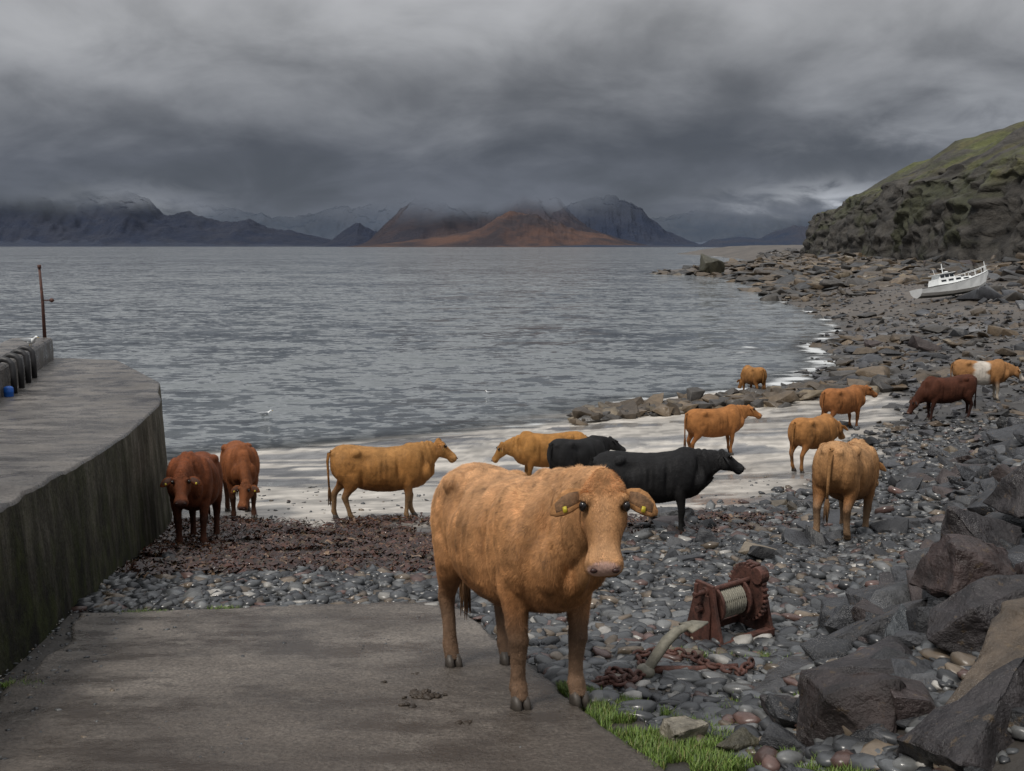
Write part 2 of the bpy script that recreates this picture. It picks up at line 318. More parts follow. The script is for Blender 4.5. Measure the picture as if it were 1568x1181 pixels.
nrm=VM('NORMALIZE',VM('ADD',acc,(0,0,1))); L.new(nrm,P.inputs['Normal'])
fo=N.new('ShaderNodeAttribute'); fo.attribute_name='foam'; dp=N.new('ShaderNodeAttribute'); dp.attribute_name='shal'
fn=wnz(1.3,(.35,1,1),8); fm=N.new('ShaderNodeMath'); fm.operation='MULTIPLY_ADD'; L.new(fo.outputs['Fac'],fm.inputs[0]); fm.inputs[1].default_value=.5; L.new(fn.outputs[0],fm.inputs[2])
fr=N.new('ShaderNodeMapRange'); fr.inputs[1].default_value=.80; fr.inputs[2].default_value=1.05; fr.inputs[4].default_value=.85; L.new(fm.outputs[0],fr.inputs[0])
foam=N.new('ShaderNodeBsdfDiffuse'); foam.inputs[0].default_value=(.6,.62,.63,1)
tr=N.new('ShaderNodeBsdfTransparent'); m1=N.new('ShaderNodeMixShader'); L.new(dp.outputs['Fac'],m1.inputs[0]); L.new(P.outputs[0],m1.inputs[1]); L.new(tr.outputs[0],m1.inputs[2])
m2=N.new('ShaderNodeMixShader'); L.new(fr.outputs[0],m2.inputs[0]); L.new(m1.outputs[0],m2.inputs[1]); L.new(foam.outputs[0],m2.inputs[2]); L.new(m2.outputs[0],N['Material Output'].inputs[0])
M_SEA=m
ys2=np.concatenate([np.linspace(15,60,220),60*np.exp(np.linspace(.01,math.log(400),330))])
u=np.linspace(-1,1,301); xs2=np.sinh(u*7.5)/math.sinh(7.5)*16000
Xs,Ys=np.meshgrid(xs2,ys2,indexing='ij'); tzv=terrain(Xs,Ys,False); tzv=np.where(Ys>720,-5,tzv); tzv=np.where((Ys>260)&(Xs<80),-5,tzv)
amp=np.interp(Ys,[20,40,120,400],[.01,.05,.10,.0])
Zs=amp*fbm(Xs*.35,Ys*.9,0,3,seed=5)
dep=-tzv
shal=.8*(1-ss(-.05,.32,dep)); foamA=.9*np.exp(-((dep-.06)/.10)**2)*ss(34,50,Ys)+.7*np.exp(-((dep-.55)/.09)**2)*ss(40,60,Ys)*ss(0,.3,n3(Xs*.08,Ys*.08,2))+.62*np.exp(-((dep-.02)/.03)**2)+.5*np.exp(-((dep-.22)/.03)**2)*(Ys<45)
np_mesh('sea',np.stack([Xs,Ys,Zs],-1).reshape(-1,3),grid_faces(*Xs.shape),M_SEA,attrs={'foam':foamA.ravel(),'shal':shal.ravel()})
# ---------------------------------------------------------------- mountains
def mountmat(name,ca,cb_,fade0,fade1,haze=0.0,nsc=.0035,namp=420):
    m,nt,N,L,P=newmat(name)
    g=N.new('ShaderNodeNewGeometry'); nz=N.new('ShaderNodeTexNoise'); nz.inputs['Scale'].default_value=nsc; nz.inputs['Detail'].default_value=10; nz.inputs['Roughness'].default_value=.68; L.new(g.outputs['Position'],nz.inputs[0])
    r=N.new('ShaderNodeValToRGB'); L.new(nz.outputs[0],r.inputs[0]); e=r.color_ramp.elements; e[0].position=.42; e[0].color=(*ca,1); e[1].position=.60; e[1].color=(*cb_,1); L.new(r.outputs[0],P.inputs['Base Color']); P.inputs['Roughness'].default_value=.9; P.inputs['Specular IOR Level'].default_value=.1
    bp=N.new('ShaderNodeBump'); bp.inputs['Strength'].default_value=.8; bp.inputs['Distance'].default_value=50; n5=N.new('ShaderNodeTexNoise'); n5.inputs['Scale'].default_value=.006; n5.inputs['Detail'].default_value=9; n5.inputs['Roughness'].default_value=.65; L.new(g.outputs['Position'],n5.inputs[0]); L.new(n5.outputs[0],bp.inputs['Height']); L.new(bp.outputs[0],P.inputs['Normal'])
    sx=N.new('ShaderNodeSeparateXYZ'); L.new(g.outputs['Position'],sx.inputs[0])
    n2=N.new('ShaderNodeTexNoise'); n2.inputs['Scale'].default_value=.0013; n2.inputs['Detail'].default_value=7; n2.inputs['Distortion'].default_value=.6; L.new(g.outputs['Position'],n2.inputs[0])
    a=N.new('ShaderNodeMath'); a.operation='MULTIPLY_ADD'; L.new(n2.outputs[0],a.inputs[0]); a.inputs[1].default_value=-namp; L.new(sx.outputs[2],a.inputs[2])
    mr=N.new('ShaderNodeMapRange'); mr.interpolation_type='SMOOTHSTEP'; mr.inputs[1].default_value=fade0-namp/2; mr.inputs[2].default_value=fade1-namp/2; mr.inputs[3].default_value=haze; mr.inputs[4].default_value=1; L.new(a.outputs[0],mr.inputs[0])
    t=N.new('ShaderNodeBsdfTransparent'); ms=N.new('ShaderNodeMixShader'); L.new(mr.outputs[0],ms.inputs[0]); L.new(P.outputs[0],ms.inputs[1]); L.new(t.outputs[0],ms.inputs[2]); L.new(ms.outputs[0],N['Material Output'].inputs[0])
    return m
def mountain(name,prof,D,depth,mat,seed,rough=.25):
    px=np.array([p[0] for p in prof],float); hh=np.array([p[1] for p in prof],float)
    nx,ny=420,50; xx=np.linspace(px[0],px[-1],nx); v=np.linspace(0,1,ny)
    XX,VV=np.meshgrid(xx,v,indexing='ij'); h=np.interp(XX,px,hh)
    warp=180*fbm(XX/700,VV*depth/700,seed+3,3)
    rid=.5+.5*ridged((XX+warp)/420,VV*depth/900,seed,5,seed=seed); fine=ridged(XX/110,VV*depth/200,seed,4,seed=seed+3)
    shp=np.where(VV<.6,ss(0,.62,VV)**.75,1-ss(.6,1.0,VV)*.9)
    ZZ=h*shp*(1-rough*(1-rid)*2.4*(1-VV*.55))+(fine-.3)*h*.09*np.minimum(1,VV*5)
    ZZ=np.where(VV<.01,-4,ZZ)
    YY=D+VV*depth+120*fbm(XX/600,VV*0,seed,2)
    np_mesh(name,np.stack([XX*(1+VV*depth/D*.45),YY,ZZ],-1).reshape(-1,3),grid_faces(nx,ny),mat)
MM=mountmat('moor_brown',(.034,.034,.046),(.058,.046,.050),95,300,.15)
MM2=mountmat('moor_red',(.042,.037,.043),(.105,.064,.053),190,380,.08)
MBL=mountmat('mountain_blue_haze',(.026,.034,.058),(.036,.042,.062),170,430,.15)  # aerial haze put into the bluish colours of this and the next three
MBR=mountmat('mountain_slate_haze',(.028,.038,.066),(.038,.046,.070),110,400,.15)
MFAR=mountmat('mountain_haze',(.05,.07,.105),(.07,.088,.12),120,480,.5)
MNEAR=mountmat('hill_slate_haze',(.032,.045,.075),(.05,.055,.075),600,900,.1)
def prof(D,l): return [((a-784)/1600*D,(377-b)/1600*D) for a,b in l]
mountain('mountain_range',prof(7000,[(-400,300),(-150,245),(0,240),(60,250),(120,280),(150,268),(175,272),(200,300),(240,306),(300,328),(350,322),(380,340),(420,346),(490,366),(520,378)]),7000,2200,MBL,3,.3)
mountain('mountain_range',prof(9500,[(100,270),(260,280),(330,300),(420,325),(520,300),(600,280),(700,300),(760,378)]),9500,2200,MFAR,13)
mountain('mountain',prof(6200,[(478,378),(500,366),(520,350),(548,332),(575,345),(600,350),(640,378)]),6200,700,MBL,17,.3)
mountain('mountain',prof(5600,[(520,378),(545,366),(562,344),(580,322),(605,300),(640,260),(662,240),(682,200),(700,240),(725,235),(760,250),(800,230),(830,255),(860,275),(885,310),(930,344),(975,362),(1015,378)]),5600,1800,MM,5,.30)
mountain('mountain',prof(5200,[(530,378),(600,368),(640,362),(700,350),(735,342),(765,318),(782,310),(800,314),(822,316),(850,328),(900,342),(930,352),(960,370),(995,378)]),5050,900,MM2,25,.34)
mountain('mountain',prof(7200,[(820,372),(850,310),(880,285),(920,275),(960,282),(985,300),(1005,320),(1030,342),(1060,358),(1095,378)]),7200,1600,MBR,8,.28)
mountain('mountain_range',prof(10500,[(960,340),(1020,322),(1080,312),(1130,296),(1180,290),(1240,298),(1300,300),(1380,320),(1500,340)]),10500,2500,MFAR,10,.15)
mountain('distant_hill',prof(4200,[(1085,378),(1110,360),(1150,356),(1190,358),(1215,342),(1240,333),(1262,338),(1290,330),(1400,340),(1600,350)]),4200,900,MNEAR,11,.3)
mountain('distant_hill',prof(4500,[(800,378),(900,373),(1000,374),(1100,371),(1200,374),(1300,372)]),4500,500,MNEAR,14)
# ---------------------------------------------------------------- headland
fp=np.array([(58,60),(63,95),(68,125),(73,155),(80,200),(90,270),(97,320),(104,360),(113,400),(119,430),(124,445)],float)
top=np.array([20,22,27,32,36,36,33,27,13,4,1.0])
cd=np.concatenate([[0],np.cumsum(np.hypot(*np.diff(fp,axis=0).T))]); nt_=640; t=np.linspace(0,cd[-1],nt_)
s=np.concatenate([np.linspace(0,18,120),np.linspace(19,150,80)])
T,S=np.meshgrid(t,s,indexing='ij'); FX=np.interp(T,cd,fp[:,0]); FY=np.interp(T,cd,fp[:,1]); TP=np.interp(T,cd,top)
prof_=np.interp(S,[0,2,4.5,7,10,14,20,45,90,150],[0,.13,.36,.50,.56,.61,.70,1.0,1.2,1.35])
Z=TP*prof_*(1+.10*fbm(T/30,S/30,6,3))+1.0
cliff=1-ss(8,15,S)
gul=ridged(T/26,S/40,3,4)*5+fbm(T/11,Z/14,S/20,4)*3.5
strata=ridged(T/6,Z/3.2+T/30,S/9,5)*1.1+fbm(T/2.0,Z/1.2,S/3,4)*1.3+n3(T/30,Z/1.1,4)*.5
XX=FX+S*.97-4-(gul+strata)*(.25+.75*cliff)*np.minimum(1,.3+S/4)+5*ss(110,85,T)*cliff; YY=FY+S*.15+(fbm(T/5,Z/3,9,4)*2.2)*cliff
crag=np.maximum(0,ridged(XX/24,YY/24,14,5)-.35)*6
Z=Z+(1-cliff)*(fbm(XX/12,YY/12,1,5)*1.5+crag*.5)+cliff*fbm(T/4,S/2,7,4)*1.2*np.minimum(1,S/3); Z=np.where(S<.01,-1,Z)
gr=ss(.46,.58,prof_+.16*fbm(T/10,S/8,4,4))[...,None]*(.35+.65*ss(-.2,.1,fbm(XX/8,YY/8,8,4)))[...,None]*(1-ss(.8,2.0,crag))[...,None]
crev=ss(-.2,.6,ridged(T/4,Z/4,S/9,5))[...,None]  # crevice shade put into the rock colour by ridged noise
rockc=np.array([.034,.031,.027])*(.4+.9*crev+.8*fbm(T/2.5,Z/.9,3,4)[...,None])
gc=np.array([.060,.066,.019])*(1+.6*fbm(XX/5,YY/5,5,5))[...,None]
brn=ss(-.1,.3,fbm(XX/14,YY/14,19,3))[...,None]; gc=gc*(1-.55*brn)+np.array([.066,.052,.026])*.55*brn
mossc=ss(.0,.4,fbm(T/9,Z/4,11,3))[...,None]*.55; rockc=rockc*(1-mossc)+np.array([.036,.042,.014])*mossc
np_mesh('headland_cliff',np.stack([XX,YY,Z],-1).reshape(-1,3),grid_faces(*XX.shape),pmat('cliff_rock',attr=True,rough=.85,scale=.8,var=.5,bump=1,bscale=1.2,dist=.6,detail=9),col=np.clip((rockc*(1-gr)+gc*gr),.006,1).reshape(-1,3))
# ---------------------------------------------------------------- rock variants & scatter
def hull_rock(seed,npts=14,bev=.07,cuts=2,amp=.04):
    r=np.random.RandomState(seed); bm=bmesh.new()
    for p in r.uniform(-1,1,(npts,3)):
        p=p/max(1e-3,np.max(np.abs(p)))*r.uniform(.75,1.0)
        bm.verts.new(p)
    res=bmesh.ops.convex_hull(bm,input=bm.verts)
    bmesh.ops.delete(bm,geom=list({g for g in res['geom_interior']+res['geom_unused'] if isinstance(g,bmesh.types.BMVert)}),context='VERTS')
    bmesh.ops.dissolve_limit(bm,angle_limit=.35,verts=bm.verts,edges=bm.edges)
    if bev: bmesh.ops.bevel(bm,geom=list(bm.edges),offset=bev,segments=2,affect='EDGES',profile=.6)
    bmesh.ops.triangulate(bm,faces=bm.faces)
    if cuts: bmesh.ops.subdivide_edges(bm,edges=bm.edges,cuts=cuts,use_grid_fill=True)
    bmesh.ops.triangulate(bm,faces=bm.faces)
    bm.verts.ensure_lookup_table(); bm.normal_update()
    V=np.array([v.co[:] for v in bm.verts]); Nn=np.array([v.normal[:] for v in bm.verts]); F=np.array([[q.index for q in f.verts] for f in bm.faces])
    if amp: V=V+Nn*(amp*fbm(V[:,0]*2.2+seed,V[:,1]*2.2,V[:,2]*2.2,4))[:,None]
    bm.free(); return V,F
def peb(seed,sub=2):
    bm=bmesh.new(); bmesh.ops.create_icosphere(bm,subdivisions=sub,radius=1); V=np.array([v.co[:] for v in bm.verts]); F=np.array([[q.index for q in f.verts] for f in bm.faces]); bm.free()
    V=np.sign(V)*np.abs(V)**.85; V=V*(1+.34*n3(V[:,0]*1.2+seed,V[:,1]*1.2,V[:,2]*1.2))[:,None]; return V,F
def rots(n,tilt):
    yaw=R.uniform(0,2*np.pi,n); a=R.uniform(-tilt,tilt,n); b=R.uniform(-tilt,tilt,n)
    c,s_=np.cos(yaw),np.sin(yaw); ca,sa=np.cos(a),np.sin(a); cb2,sb=np.cos(b),np.sin(b)
    Rz=np.zeros((n,3,3));Rz[:,0,0]=c;Rz[:,0,1]=-s_;Rz[:,1,0]=s_;Rz[:,1,1]=c;Rz[:,2,2]=1
    Rx=np.zeros((n,3,3));Rx[:,0,0]=1;Rx[:,1,1]=ca;Rx[:,1,2]=-sa;Rx[:,2,1]=sa;Rx[:,2,2]=ca
    Ry=np.zeros((n,3,3));Ry[:,1,1]=1;Ry[:,0,0]=cb2;Ry[:,0,2]=sb;Ry[:,2,0]=-sb;Ry[:,2,2]=cb2
    return Rx@Ry@Rz
def scatter(name,variants,pos,scl,col,mat,tilt=.3,smooth=True):
    n=len(pos); rt=rots(n,tilt); vi=R.randint(0,len(variants),n); Vs=[];Fs=[];Cs=[];off=0
    for k,(V,F) in enumerate(variants):
        id_=np.where(vi==k)[0]
        if not len(id_): continue
        q=V[None]*scl[id_][:,None,:]; q=np.einsum('nij,nvj->nvi',rt[id_],q)+pos[id_][:,None,:]
        Vs.append(q.reshape(-1,3)); Fs.append((F[None]+(np.arange(len(id_))*len(V))[:,None,None]).reshape(-1,3)+off); Cs.append(np.repeat(col[id_],len(V),0)); off+=len(id_)*len(V)
    return np_mesh(name,np.concatenate(Vs),np.concatenate(Fs),mat,col=np.concatenate(Cs),smooth=smooth)
def palette(n,cols,wts,var=.35):
    c=np.array(cols)[R.choice(len(cols),n,p=np.array(wts)/sum(wts))]; return c*(1+R.uniform(-var,var,n))[:,None]
PC=[(.062,.066,.070),(.032,.034,.037),(.115,.118,.118),(.12,.095,.07),(.085,.052,.045),(.28,.27,.25)]; PW=[6,6,3,2,.9,.6]
def onslip(x,y): return (y<9.05+.06*(x+.57))&(x<slip_r(y)+.02)
pv=[peb(i) for i in range(9)]; pv1=[peb(i,1) for i in range(9)]
def pebfield(n,x0,x1,y0,y1,smin,smax,cond):
    x=R.uniform(x0,x1,n); y=R.uniform(y0,y1,n); k=cond(x,y); x=x[k];y=y[k]; m=len(x)
    s_=smin*(smax/smin)**(R.uniform(0,1,m)**1.6); sc=np.stack([s_*R.uniform(.85,1.6,m),s_*R.uniform(.7,1.1,m),s_*R.uniform(.25,.6,m)],1)
    z=terrain(x,y)+sc[:,2]*R.uniform(.0,.8,m); return np.stack([x,y,z],1),sc
def pebobj(A,var,name='beach_pebbles'):
    pp=np.concatenate([a[0] for a in A]); sc=np.concatenate([a[1] for a in A])
    ons=onslip(pp[:,0],pp[:,1]); pp[ons,2]+=.028
    scatter(name,var,pp,sc,palette(len(pp),PC,PW),M_PEB,.35)
pebobj([pebfield(11000,-.6,5,3.9,9.2,.018,.085,lambda x,y:(x>slip_r(y)+.04+.38*np.exp(-((y-4.8)/.9)**2))&(x<xb_(y)+1.2))],pv)
pebobj([pebfield(18000,-6,8.5,8.7,15.5,.026,.10,lambda x,y:(x>wall_x(y)+.05)&(~onslip(x,y))&(stony(x,y)>R.uniform(.1,1,len(x)))&(kelp(x,y)+pools(x,y)<R.uniform(.3,1.1,len(x)))),
 pebfield(14000,0,20,14.5,32,.05,.17,lambda x,y:(x<y*.55+1)&(stony(x,y)>R.uniform(.2,1.1,len(x)))),
 pebfield(1600,-6,6,14,24,.02,.055,lambda x,y:(x>wall_x(y)+.1)&(R.uniform(0,1,len(x))<.3)),
 pebfield(4600,-4.5,-1.0,2,9.2,.006,.024,lambda x,y:(x>wall_x(y)+.02)&(x<wall_x(y)+.1+R.exponential(.42,len(x)))),
 pebfield(4200,-4,1,3,9.2,.003,.010,lambda x,y:(x>wall_x(y)+.1)&(x<slip_r(y)))],pv1)
P0,S0=pebfield(22000,10,62,30,120,.09,.32,lambda x,y:(x<y*.56+2)&(terrain(x,y)>-.05)&(stony(x,y)>R.uniform(.1,1,len(x)))&(y<30+R.exponential(38,len(x))))
scatter('beach_stones',[hull_rock(100+i,12,.0,0,0) for i in range(8)],P0,S0,palette(len(P0),[(.05,.05,.055),(.028,.027,.027),(.10,.097,.093),(.08,.06,.042)],[4,4,2,2.4]),M_ROCK,.4,smooth=False)
rv=[hull_rock(i,13,.06,1,.07) for i in range(14)]
def rockfield(name,n,x0,x1,y0,y1,smin,smax,cond,cols,wts,flat=(.3,.6),mat=M_ROCK,up=.3,tilt=.5,pw=1.5):
    x=R.uniform(x0,x1,n); y=R.uniform(y0,y1,n); k=cond(x,y); x=x[k];y=y[k]; m=len(x)
    s_=smin*(smax/smin)**(R.uniform(0,1,m)**pw); sc=np.stack([s_*R.uniform(.9,1.5,m),s_*R.uniform(.6,1.0,m),s_*R.uniform(*flat,m)],1)
    z=terrain(x,y)+sc[:,2]*R.uniform(-.2,up,m)
    scatter(name,rv,np.stack([x,y,z],1),sc,palette(m,cols,wts),mat,tilt)
SL=[(.036,.038,.043),(.022,.023,.026),(.056,.058,.062),(.045,.034,.033)]; SW=[4,4,1.4,1.5]
BR=[(.095,.070,.045),(.06,.046,.032),(.042,.038,.034),(.12,.095,.062)]; BW=[3,3,3,1]
rockfield('rock_armour_bank',1500,1.5,13,6.5,22,.12,.40,lambda x,y:(x>xb_(y)+.1)&(x<xb_(y)+4.5),SL,SW,(.35,.7),M_BOULD,.9,.6)
rockfield('rock_armour_bank',1500,8,30,19,46,.2,.6,lambda x,y:(x>xb_(y)-.8)&(x<xb_(y)+7)&(x<y*.56+2),SL,SW,(.35,.6),M_BOULD,.7,.5)
rockfield('rock_armour_bank',300,1.2,4.5,3.8,8.5,.07,.22,lambda x,y:(x>xb_(y)+.1)&(x<xb_(y)+2.2),SL+[(.07,.06,.05)],SW+[1],(.4,.8),M_BOULD,.8,.6)
rockfield('beach_rocks',480,1,14,12,30,.10,.34,lambda x,y:(stony(x,y)>.7)&(x<xb_(y)+.5),SL+[(.12,.1,.075)],SW+[1.2],(.35,.7))
def oc(x,y):
    d=np.minimum(np.abs((y-(37.8+.42*(x-4)))/1.5+.6*fbm(x*.5,y*.5,3,2)),9)
    return (d<1)&(x>2.2)&(x<15.5)
rockfield('rock_outcrop',3400,2,16,33,46,.16,.60,oc,BR,BW,(.3,.65),M_ROCK,.8,.35)
rockfield('reef_rocks',2600,14,62,44,130,.25,.95,lambda x,y:(terrain(x,y,False)>-.25)&(terrain(x,y,False)<1.3)&(fbm(x*.09,y*.07,5,3)>.02)&(x<y*.56+4),BR+SL,BW+[1,2,.5,.5],(.25,.5),M_ROCK,.5,.3)
rockfield('reef_rocks',3200,26,110,120,262,.6,2.2,lambda x,y:(terrain(x,y,False)>-.4)&(terrain(x,y,False)<4.5)&(x<y*.56+6),BR+[(.03,.03,.03)],BW+[3],(.2,.45),M_ROCK,.4,.25)
rockfield('reef_rocks',500,90,150,260,520,1.2,4.5,lambda x,y:(x>np.interp(y,[260,455,520],[84,110,118]))&(x<np.interp(y,[260,455,520],[84,110,118])+16+0*y),[(.035,.032,.03),(.06,.05,.04)],[2,1],(.25,.5),M_ROCK,.6,.3)
rockfield('scree_rocks',1300,38,84,55,170,.35,1.6,lambda x,y:(x>xb_(y)-10)&(x<y*.54+4),BR+SL,[1,2,3,.5,2,3,1,1],(.35,.7),M_ROCK,.6,.5)
def boulder(name,loc,scl,rot,col,seed,cuts=5,mat=M_BOULD,npts=13,bev=.07):
    V,F=hull_rock(seed,npts,bev,cuts,.14)
    fine=fbm(V[:,0]*5,V[:,1]*5,V[:,2]*5,5)*.045; V=V*(1+fine)[:,None]
    ledge=np.round(V[:,2]*4+1.2*fbm(V[:,0],V[:,1],seed,2))/4; V[:,2]=V[:,2]*.85+ledge*.15
    o=np_mesh(name,V*np.array(scl),F,mat,col=np.tile(np.array(col),(len(V),1))*(1+.6*fbm(V[:,0]*2,V[:,1]*2,V[:,2]*2,4))[:,None]); o.location=loc; o.rotation_euler=rot; return o
boulder('sea_stack_rock',(41.5,219,2.0),(2.9,2.5,2.7),(0,.05,.3),(.05,.048,.032),41,2,M_ROCK)
DK=(.027,.023,.024); TN=(.080,.060,.042); SLT=(.036,.036,.039)
BB=[(2.42,4.75,-.02,.60,.48,.36,.3,TN,51),(1.66,4.85,.02,.33,.31,.28,-.4,(.030,.022,.021),52),
(2.05,5.55,.02,.40,.30,.20,.5,DK,54),(2.75,5.7,.10,.42,.36,.27,1.1,DK,55),(1.85,6.55,-.02,.46,.18,.12,.75,(.06,.06,.064),56),(2.45,6.9,.08,.50,.28,.17,.35,SLT,57),
(3.2,6.8,.22,.42,.34,.27,.1,(.04,.026,.024),58),(2.95,7.7,.12,.45,.30,.18,.5,SLT,59),(3.7,8.0,.25,.45,.34,.26,.9,DK,60),(3.9,9.0,.15,.5,.34,.2,.3,SLT,61),(3.5,9.1,.0,.34,.24,.16,1.3,DK,62),
(1.95,4.2,.0,.38,.34,.28,.2,DK,63),(4.5,10.0,.2,.5,.34,.24,.6,SLT,65),(4.6,8.9,.5,.5,.42,.3,.2,DK,66),(1.62,5.4,-.04,.24,.2,.16,.2,DK,67),(1.5,6.05,-.04,.26,.17,.10,.6,(.055,.055,.058),68),(2.35,6.2,.0,.3,.25,.17,.2,(.055,.062,.068),70)]
for x,y,dz,sx,sy,sz,rz,c,sd_ in BB:
    boulder('boulder',(x,y,tz(x,y)+dz),(sx,sy,sz),(random.uniform(-.25,.25),random.uniform(-.3,.3),rz),c,sd_)
boulder('pale_boulder',(.90,5.2,tz(.90,5.2)+.04),(.13,.10,.09),(.1,.1,.4),(.21,.19,.15),71)
boulder('mossy_boulder',(1.13,5.0,tz(1.13,5.0)+.04),(.13,.10,.10),(.2,.1,.7),(.06,.055,.035),72)
for x,y,s_,sd_ in ((2.75,17.6,.42,73),(1.95,20.3,.2,74),(5.4,18.6,.3,75)): boulder('beach_boulder',(x,y,tz(x,y)+s_*.25),(s_,s_*.7,s_*.45),(.1,.1,s_*7),(.05,.052,.055),sd_,2)
# ---------------------------------------------------------------- kelp wrack
def wrack():
    x=R.uniform(-7,5.5,140000); y=R.uniform(10.3,20,140000); k=(kelp(x,y)*.9*(1-pools(x,y))>R.uniform(.12,1.0,len(x)))&(x>wall_x(y)+.1); x=x[k][:30000];y=y[k][:30000]; n=len(x)
    z=terrain(x,y)+R.uniform(0,.06,n); L_=R.uniform(.05,.22,n); W=R.uniform(.008,.03,n); a=R.uniform(0,2*np.pi,n)
    d=np.stack([np.cos(a),np.sin(a),0*a],1); e=np.stack([-np.sin(a),np.cos(a),R.uniform(-.8,.8,n)],1); p=np.stack([x,y,z],1)
    V=[]
    for i in range(4):
        c=p+d*(L_*(i/3-.5))[:,None]+e*(R.uniform(-.03,.03,n))[:,None]; c[:,2]+=R.uniform(-.01,.04,n)
        ww=W*(.35,1,.9,.25)[i]; V+=[c-e*ww[:,None],c+e*ww[:,None]]
    V=np.stack(V,1); b=np.arange(n)[:,None]*8; F=np.concatenate([np.stack([b[:,0]+2*i,b[:,0]+2*i+1,b[:,0]+2*i+3,b[:,0]+2*i+2],1) for i in range(3)])
    col=palette(n,[(.048,.018,.011),(.022,.010,.008),(.080,.038,.020),(.04,.025,.012),(.14,.09,.055)],[4,5,1.6,2,.4])
    np_mesh('seaweed_wrack',V.reshape(-1,3),F,M_KELP,col=np.repeat(col,8,0))
wrack()
# ---------------------------------------------------------------- slipway
def slipway():
    yy=np.linspace(-10,9.35,240); uu=np.linspace(0,1,120)
    Yg,U=np.meshgrid(yy,uu,indexing='ij')
    xl=wall_x(Yg)+.22+.14*fbm(Yg*1.2,0*Yg,1,3); xr=slip_r(Yg)+.06*fbm(Yg*2,0*Yg,5,3)
    Xg=xl+(xr-xl)*U
    endf=np.interp(Yg,[8,9.35],[0,1]); Y2=Yg-endf*(1-U)*.62+.09*endf*fbm(Xg*2,0*Xg,8,4)
    Z=terrain(Xg,Y2,False)+.035+.010*fbm(Xg*2,Y2*2,3,4)
    rimm=(U<.005)|(U>.995)|(Yg>9.34); Z=np.where(rimm,Z-.14,Z)
    np_mesh('concrete_slipway',np.stack([Xg,Y2,Z],-1).reshape(-1,3),grid_faces(*Xg.shape),M_SLIP)
slipway()
# ---------------------------------------------------------------- jetty
def jz(y): return CAMZ-float(np.interp(y,[-10,0,6.86,10.2,13.5,17.6,26],[.6,1.2,1.78,2.13,2.43,2.67,2.74]))
def jetty():
    root=empty('concrete_jetty')
    edge=[(float(wall_x(y)),y) for y in np.linspace(-8,17.6,160)]+[(-6.25,18.4),(-6.6,19.3),(-7.0,20.6),(-8.3,22.9),(-9.5,25.0),(-11.2,25.6),(-12.6,26)]
    nv=40
    def far(y): return float(np.interp(y,[-8,7,18.4,26],[-5.5,-6.6,-10.0,-12.7]))
    E=np.array(edge); U=np.linspace(0,1,nv)**1.5; fx_=np.array([min(far(y),x-.01) for x,y in edge])
    QX=E[:,:1]+(fx_[:,None]-E[:,:1])*U[None]; QY=np.repeat(E[:,1:],nv,1); base=np.array([jz(y) for _,y in edge])[:,None]
    nearw=1-ss(9.5,11.5,QY+.4*fbm(QX,QY,3,3))
    QZ=base+.010*fbm(QX*1.5,QY*1.5,2,4)+nearw*(.035*fbm(QX*3,QY*3,6,3)+.02); QZ[:,0]-=.03
    np_mesh('deck',np.stack([QX,QY,QZ],-1).reshape(-1,3),grid_faces(len(edge),nv),M_JTOP,parent=root)
    hs=np.linspace(0,1,40); V=[]
    for i,(x,y) in enumerate(edge):
        zt=QZ[i,0]; z=zt-(zt+1.5)*hs
        bat=.25*hs*(zt+1.5)/5+.02*fbm(np.full(40,y*.9),z*1.4,1,3); bat[0]=0
        V+=[(x+b_,y,zz) for b_,zz in zip(bat,z)]
    np_mesh('seaward_wall',V,grid_faces(len(edge),40)[:,::-1],M_JWALL,parent=root)
    mb=MB()
    a=Vector((-11.15,25.3,0)); b=Vector((-7.3,12.5,0)); d=(b-a).normalized(); nrm=Vector((d.y,-d.x,0)).normalized()
    if nrm.x>0: nrm=-nrm
    rings=[]
    for i in range(13):
        p=a+(b-a)*(i/12); q1=p+nrm*1.0; rings.append((Vector(((p.x+q1.x)/2,(p.y+q1.y)/2,jz(p.y)+.2)),nrm*.5,Vector((0,0,.34))))
    mb.loft(rings,0,16,8); mb.obj('parapet',[M_JTOP],False,root)
jetty()
p=empty('iron_post',(-11.3,25.2,jz(25)+.5)); mb=MB(); mb.tube([(0,0,-.1),(0,0,.9),(-.03,0,1.72)],[.045,.035,.028],0,10); mb.tube([(0,0,-.12),(0,0,.02)],.10,0,12); mb.tube([(0,0,.93),(.2,0,.93)],.015); mb.ell((.22,0,.93),(.06,0,0),(0,.04,0),(0,0,.05)); mb.tube([(-.03,0,1.69),(-.03,0,1.78)],.045); mb.obj('post',[M_RUST],True,p)
p=empty('mooring_rail',(0,0,0)); mb=MB()
for i in range(4):
    y=19.0+i*.8; x=-9.35-(y-19.2)*.30-.15; z=jz(y)
    pts=[(x,y,z),(x,y,z+.5)]+[(x+.16-.16*math.cos(a),y-.05,z+.5+.13*math.sin(a)) for a in (.6,1.2,1.57,2.2,2.8)]+[(x+.33,y-.05,z+.35),(x+.33,y-.05,z)]
    mb.tube(pts,.055,0,8)
for k in range(3):
    c=Vector((-9.75-.12*k,20.0+.5*k,jz(20)+.22)); mb.tube([c+Vector((0,math.cos(a)*.2,math.sin(a)*.2)) for a in np.linspace(0,2*math.pi,17)],.07,0,8)
mb.tube([(-9.6,19.0,jz(19)+.32),(-10.7,22.4,jz(22)+.32)],.03)
mb.obj('hoops_and_tyres',[M_DARK],True,p)
p=empty('blue_drum',(-9.0,18.5,jz(18.6))); p.scale=(.7,.7,.8); mb=MB(); mb.loft([((0,0,z),(r,0,0),(0,r,0)) for z,r in ((0,.11),(.02,.12),(.1,.12),(.11,.128),(.13,.12),(.2,.12),(.22,.10),(.24,.05))],0,16); mb.obj('drum',[M_BLUE],True,p)
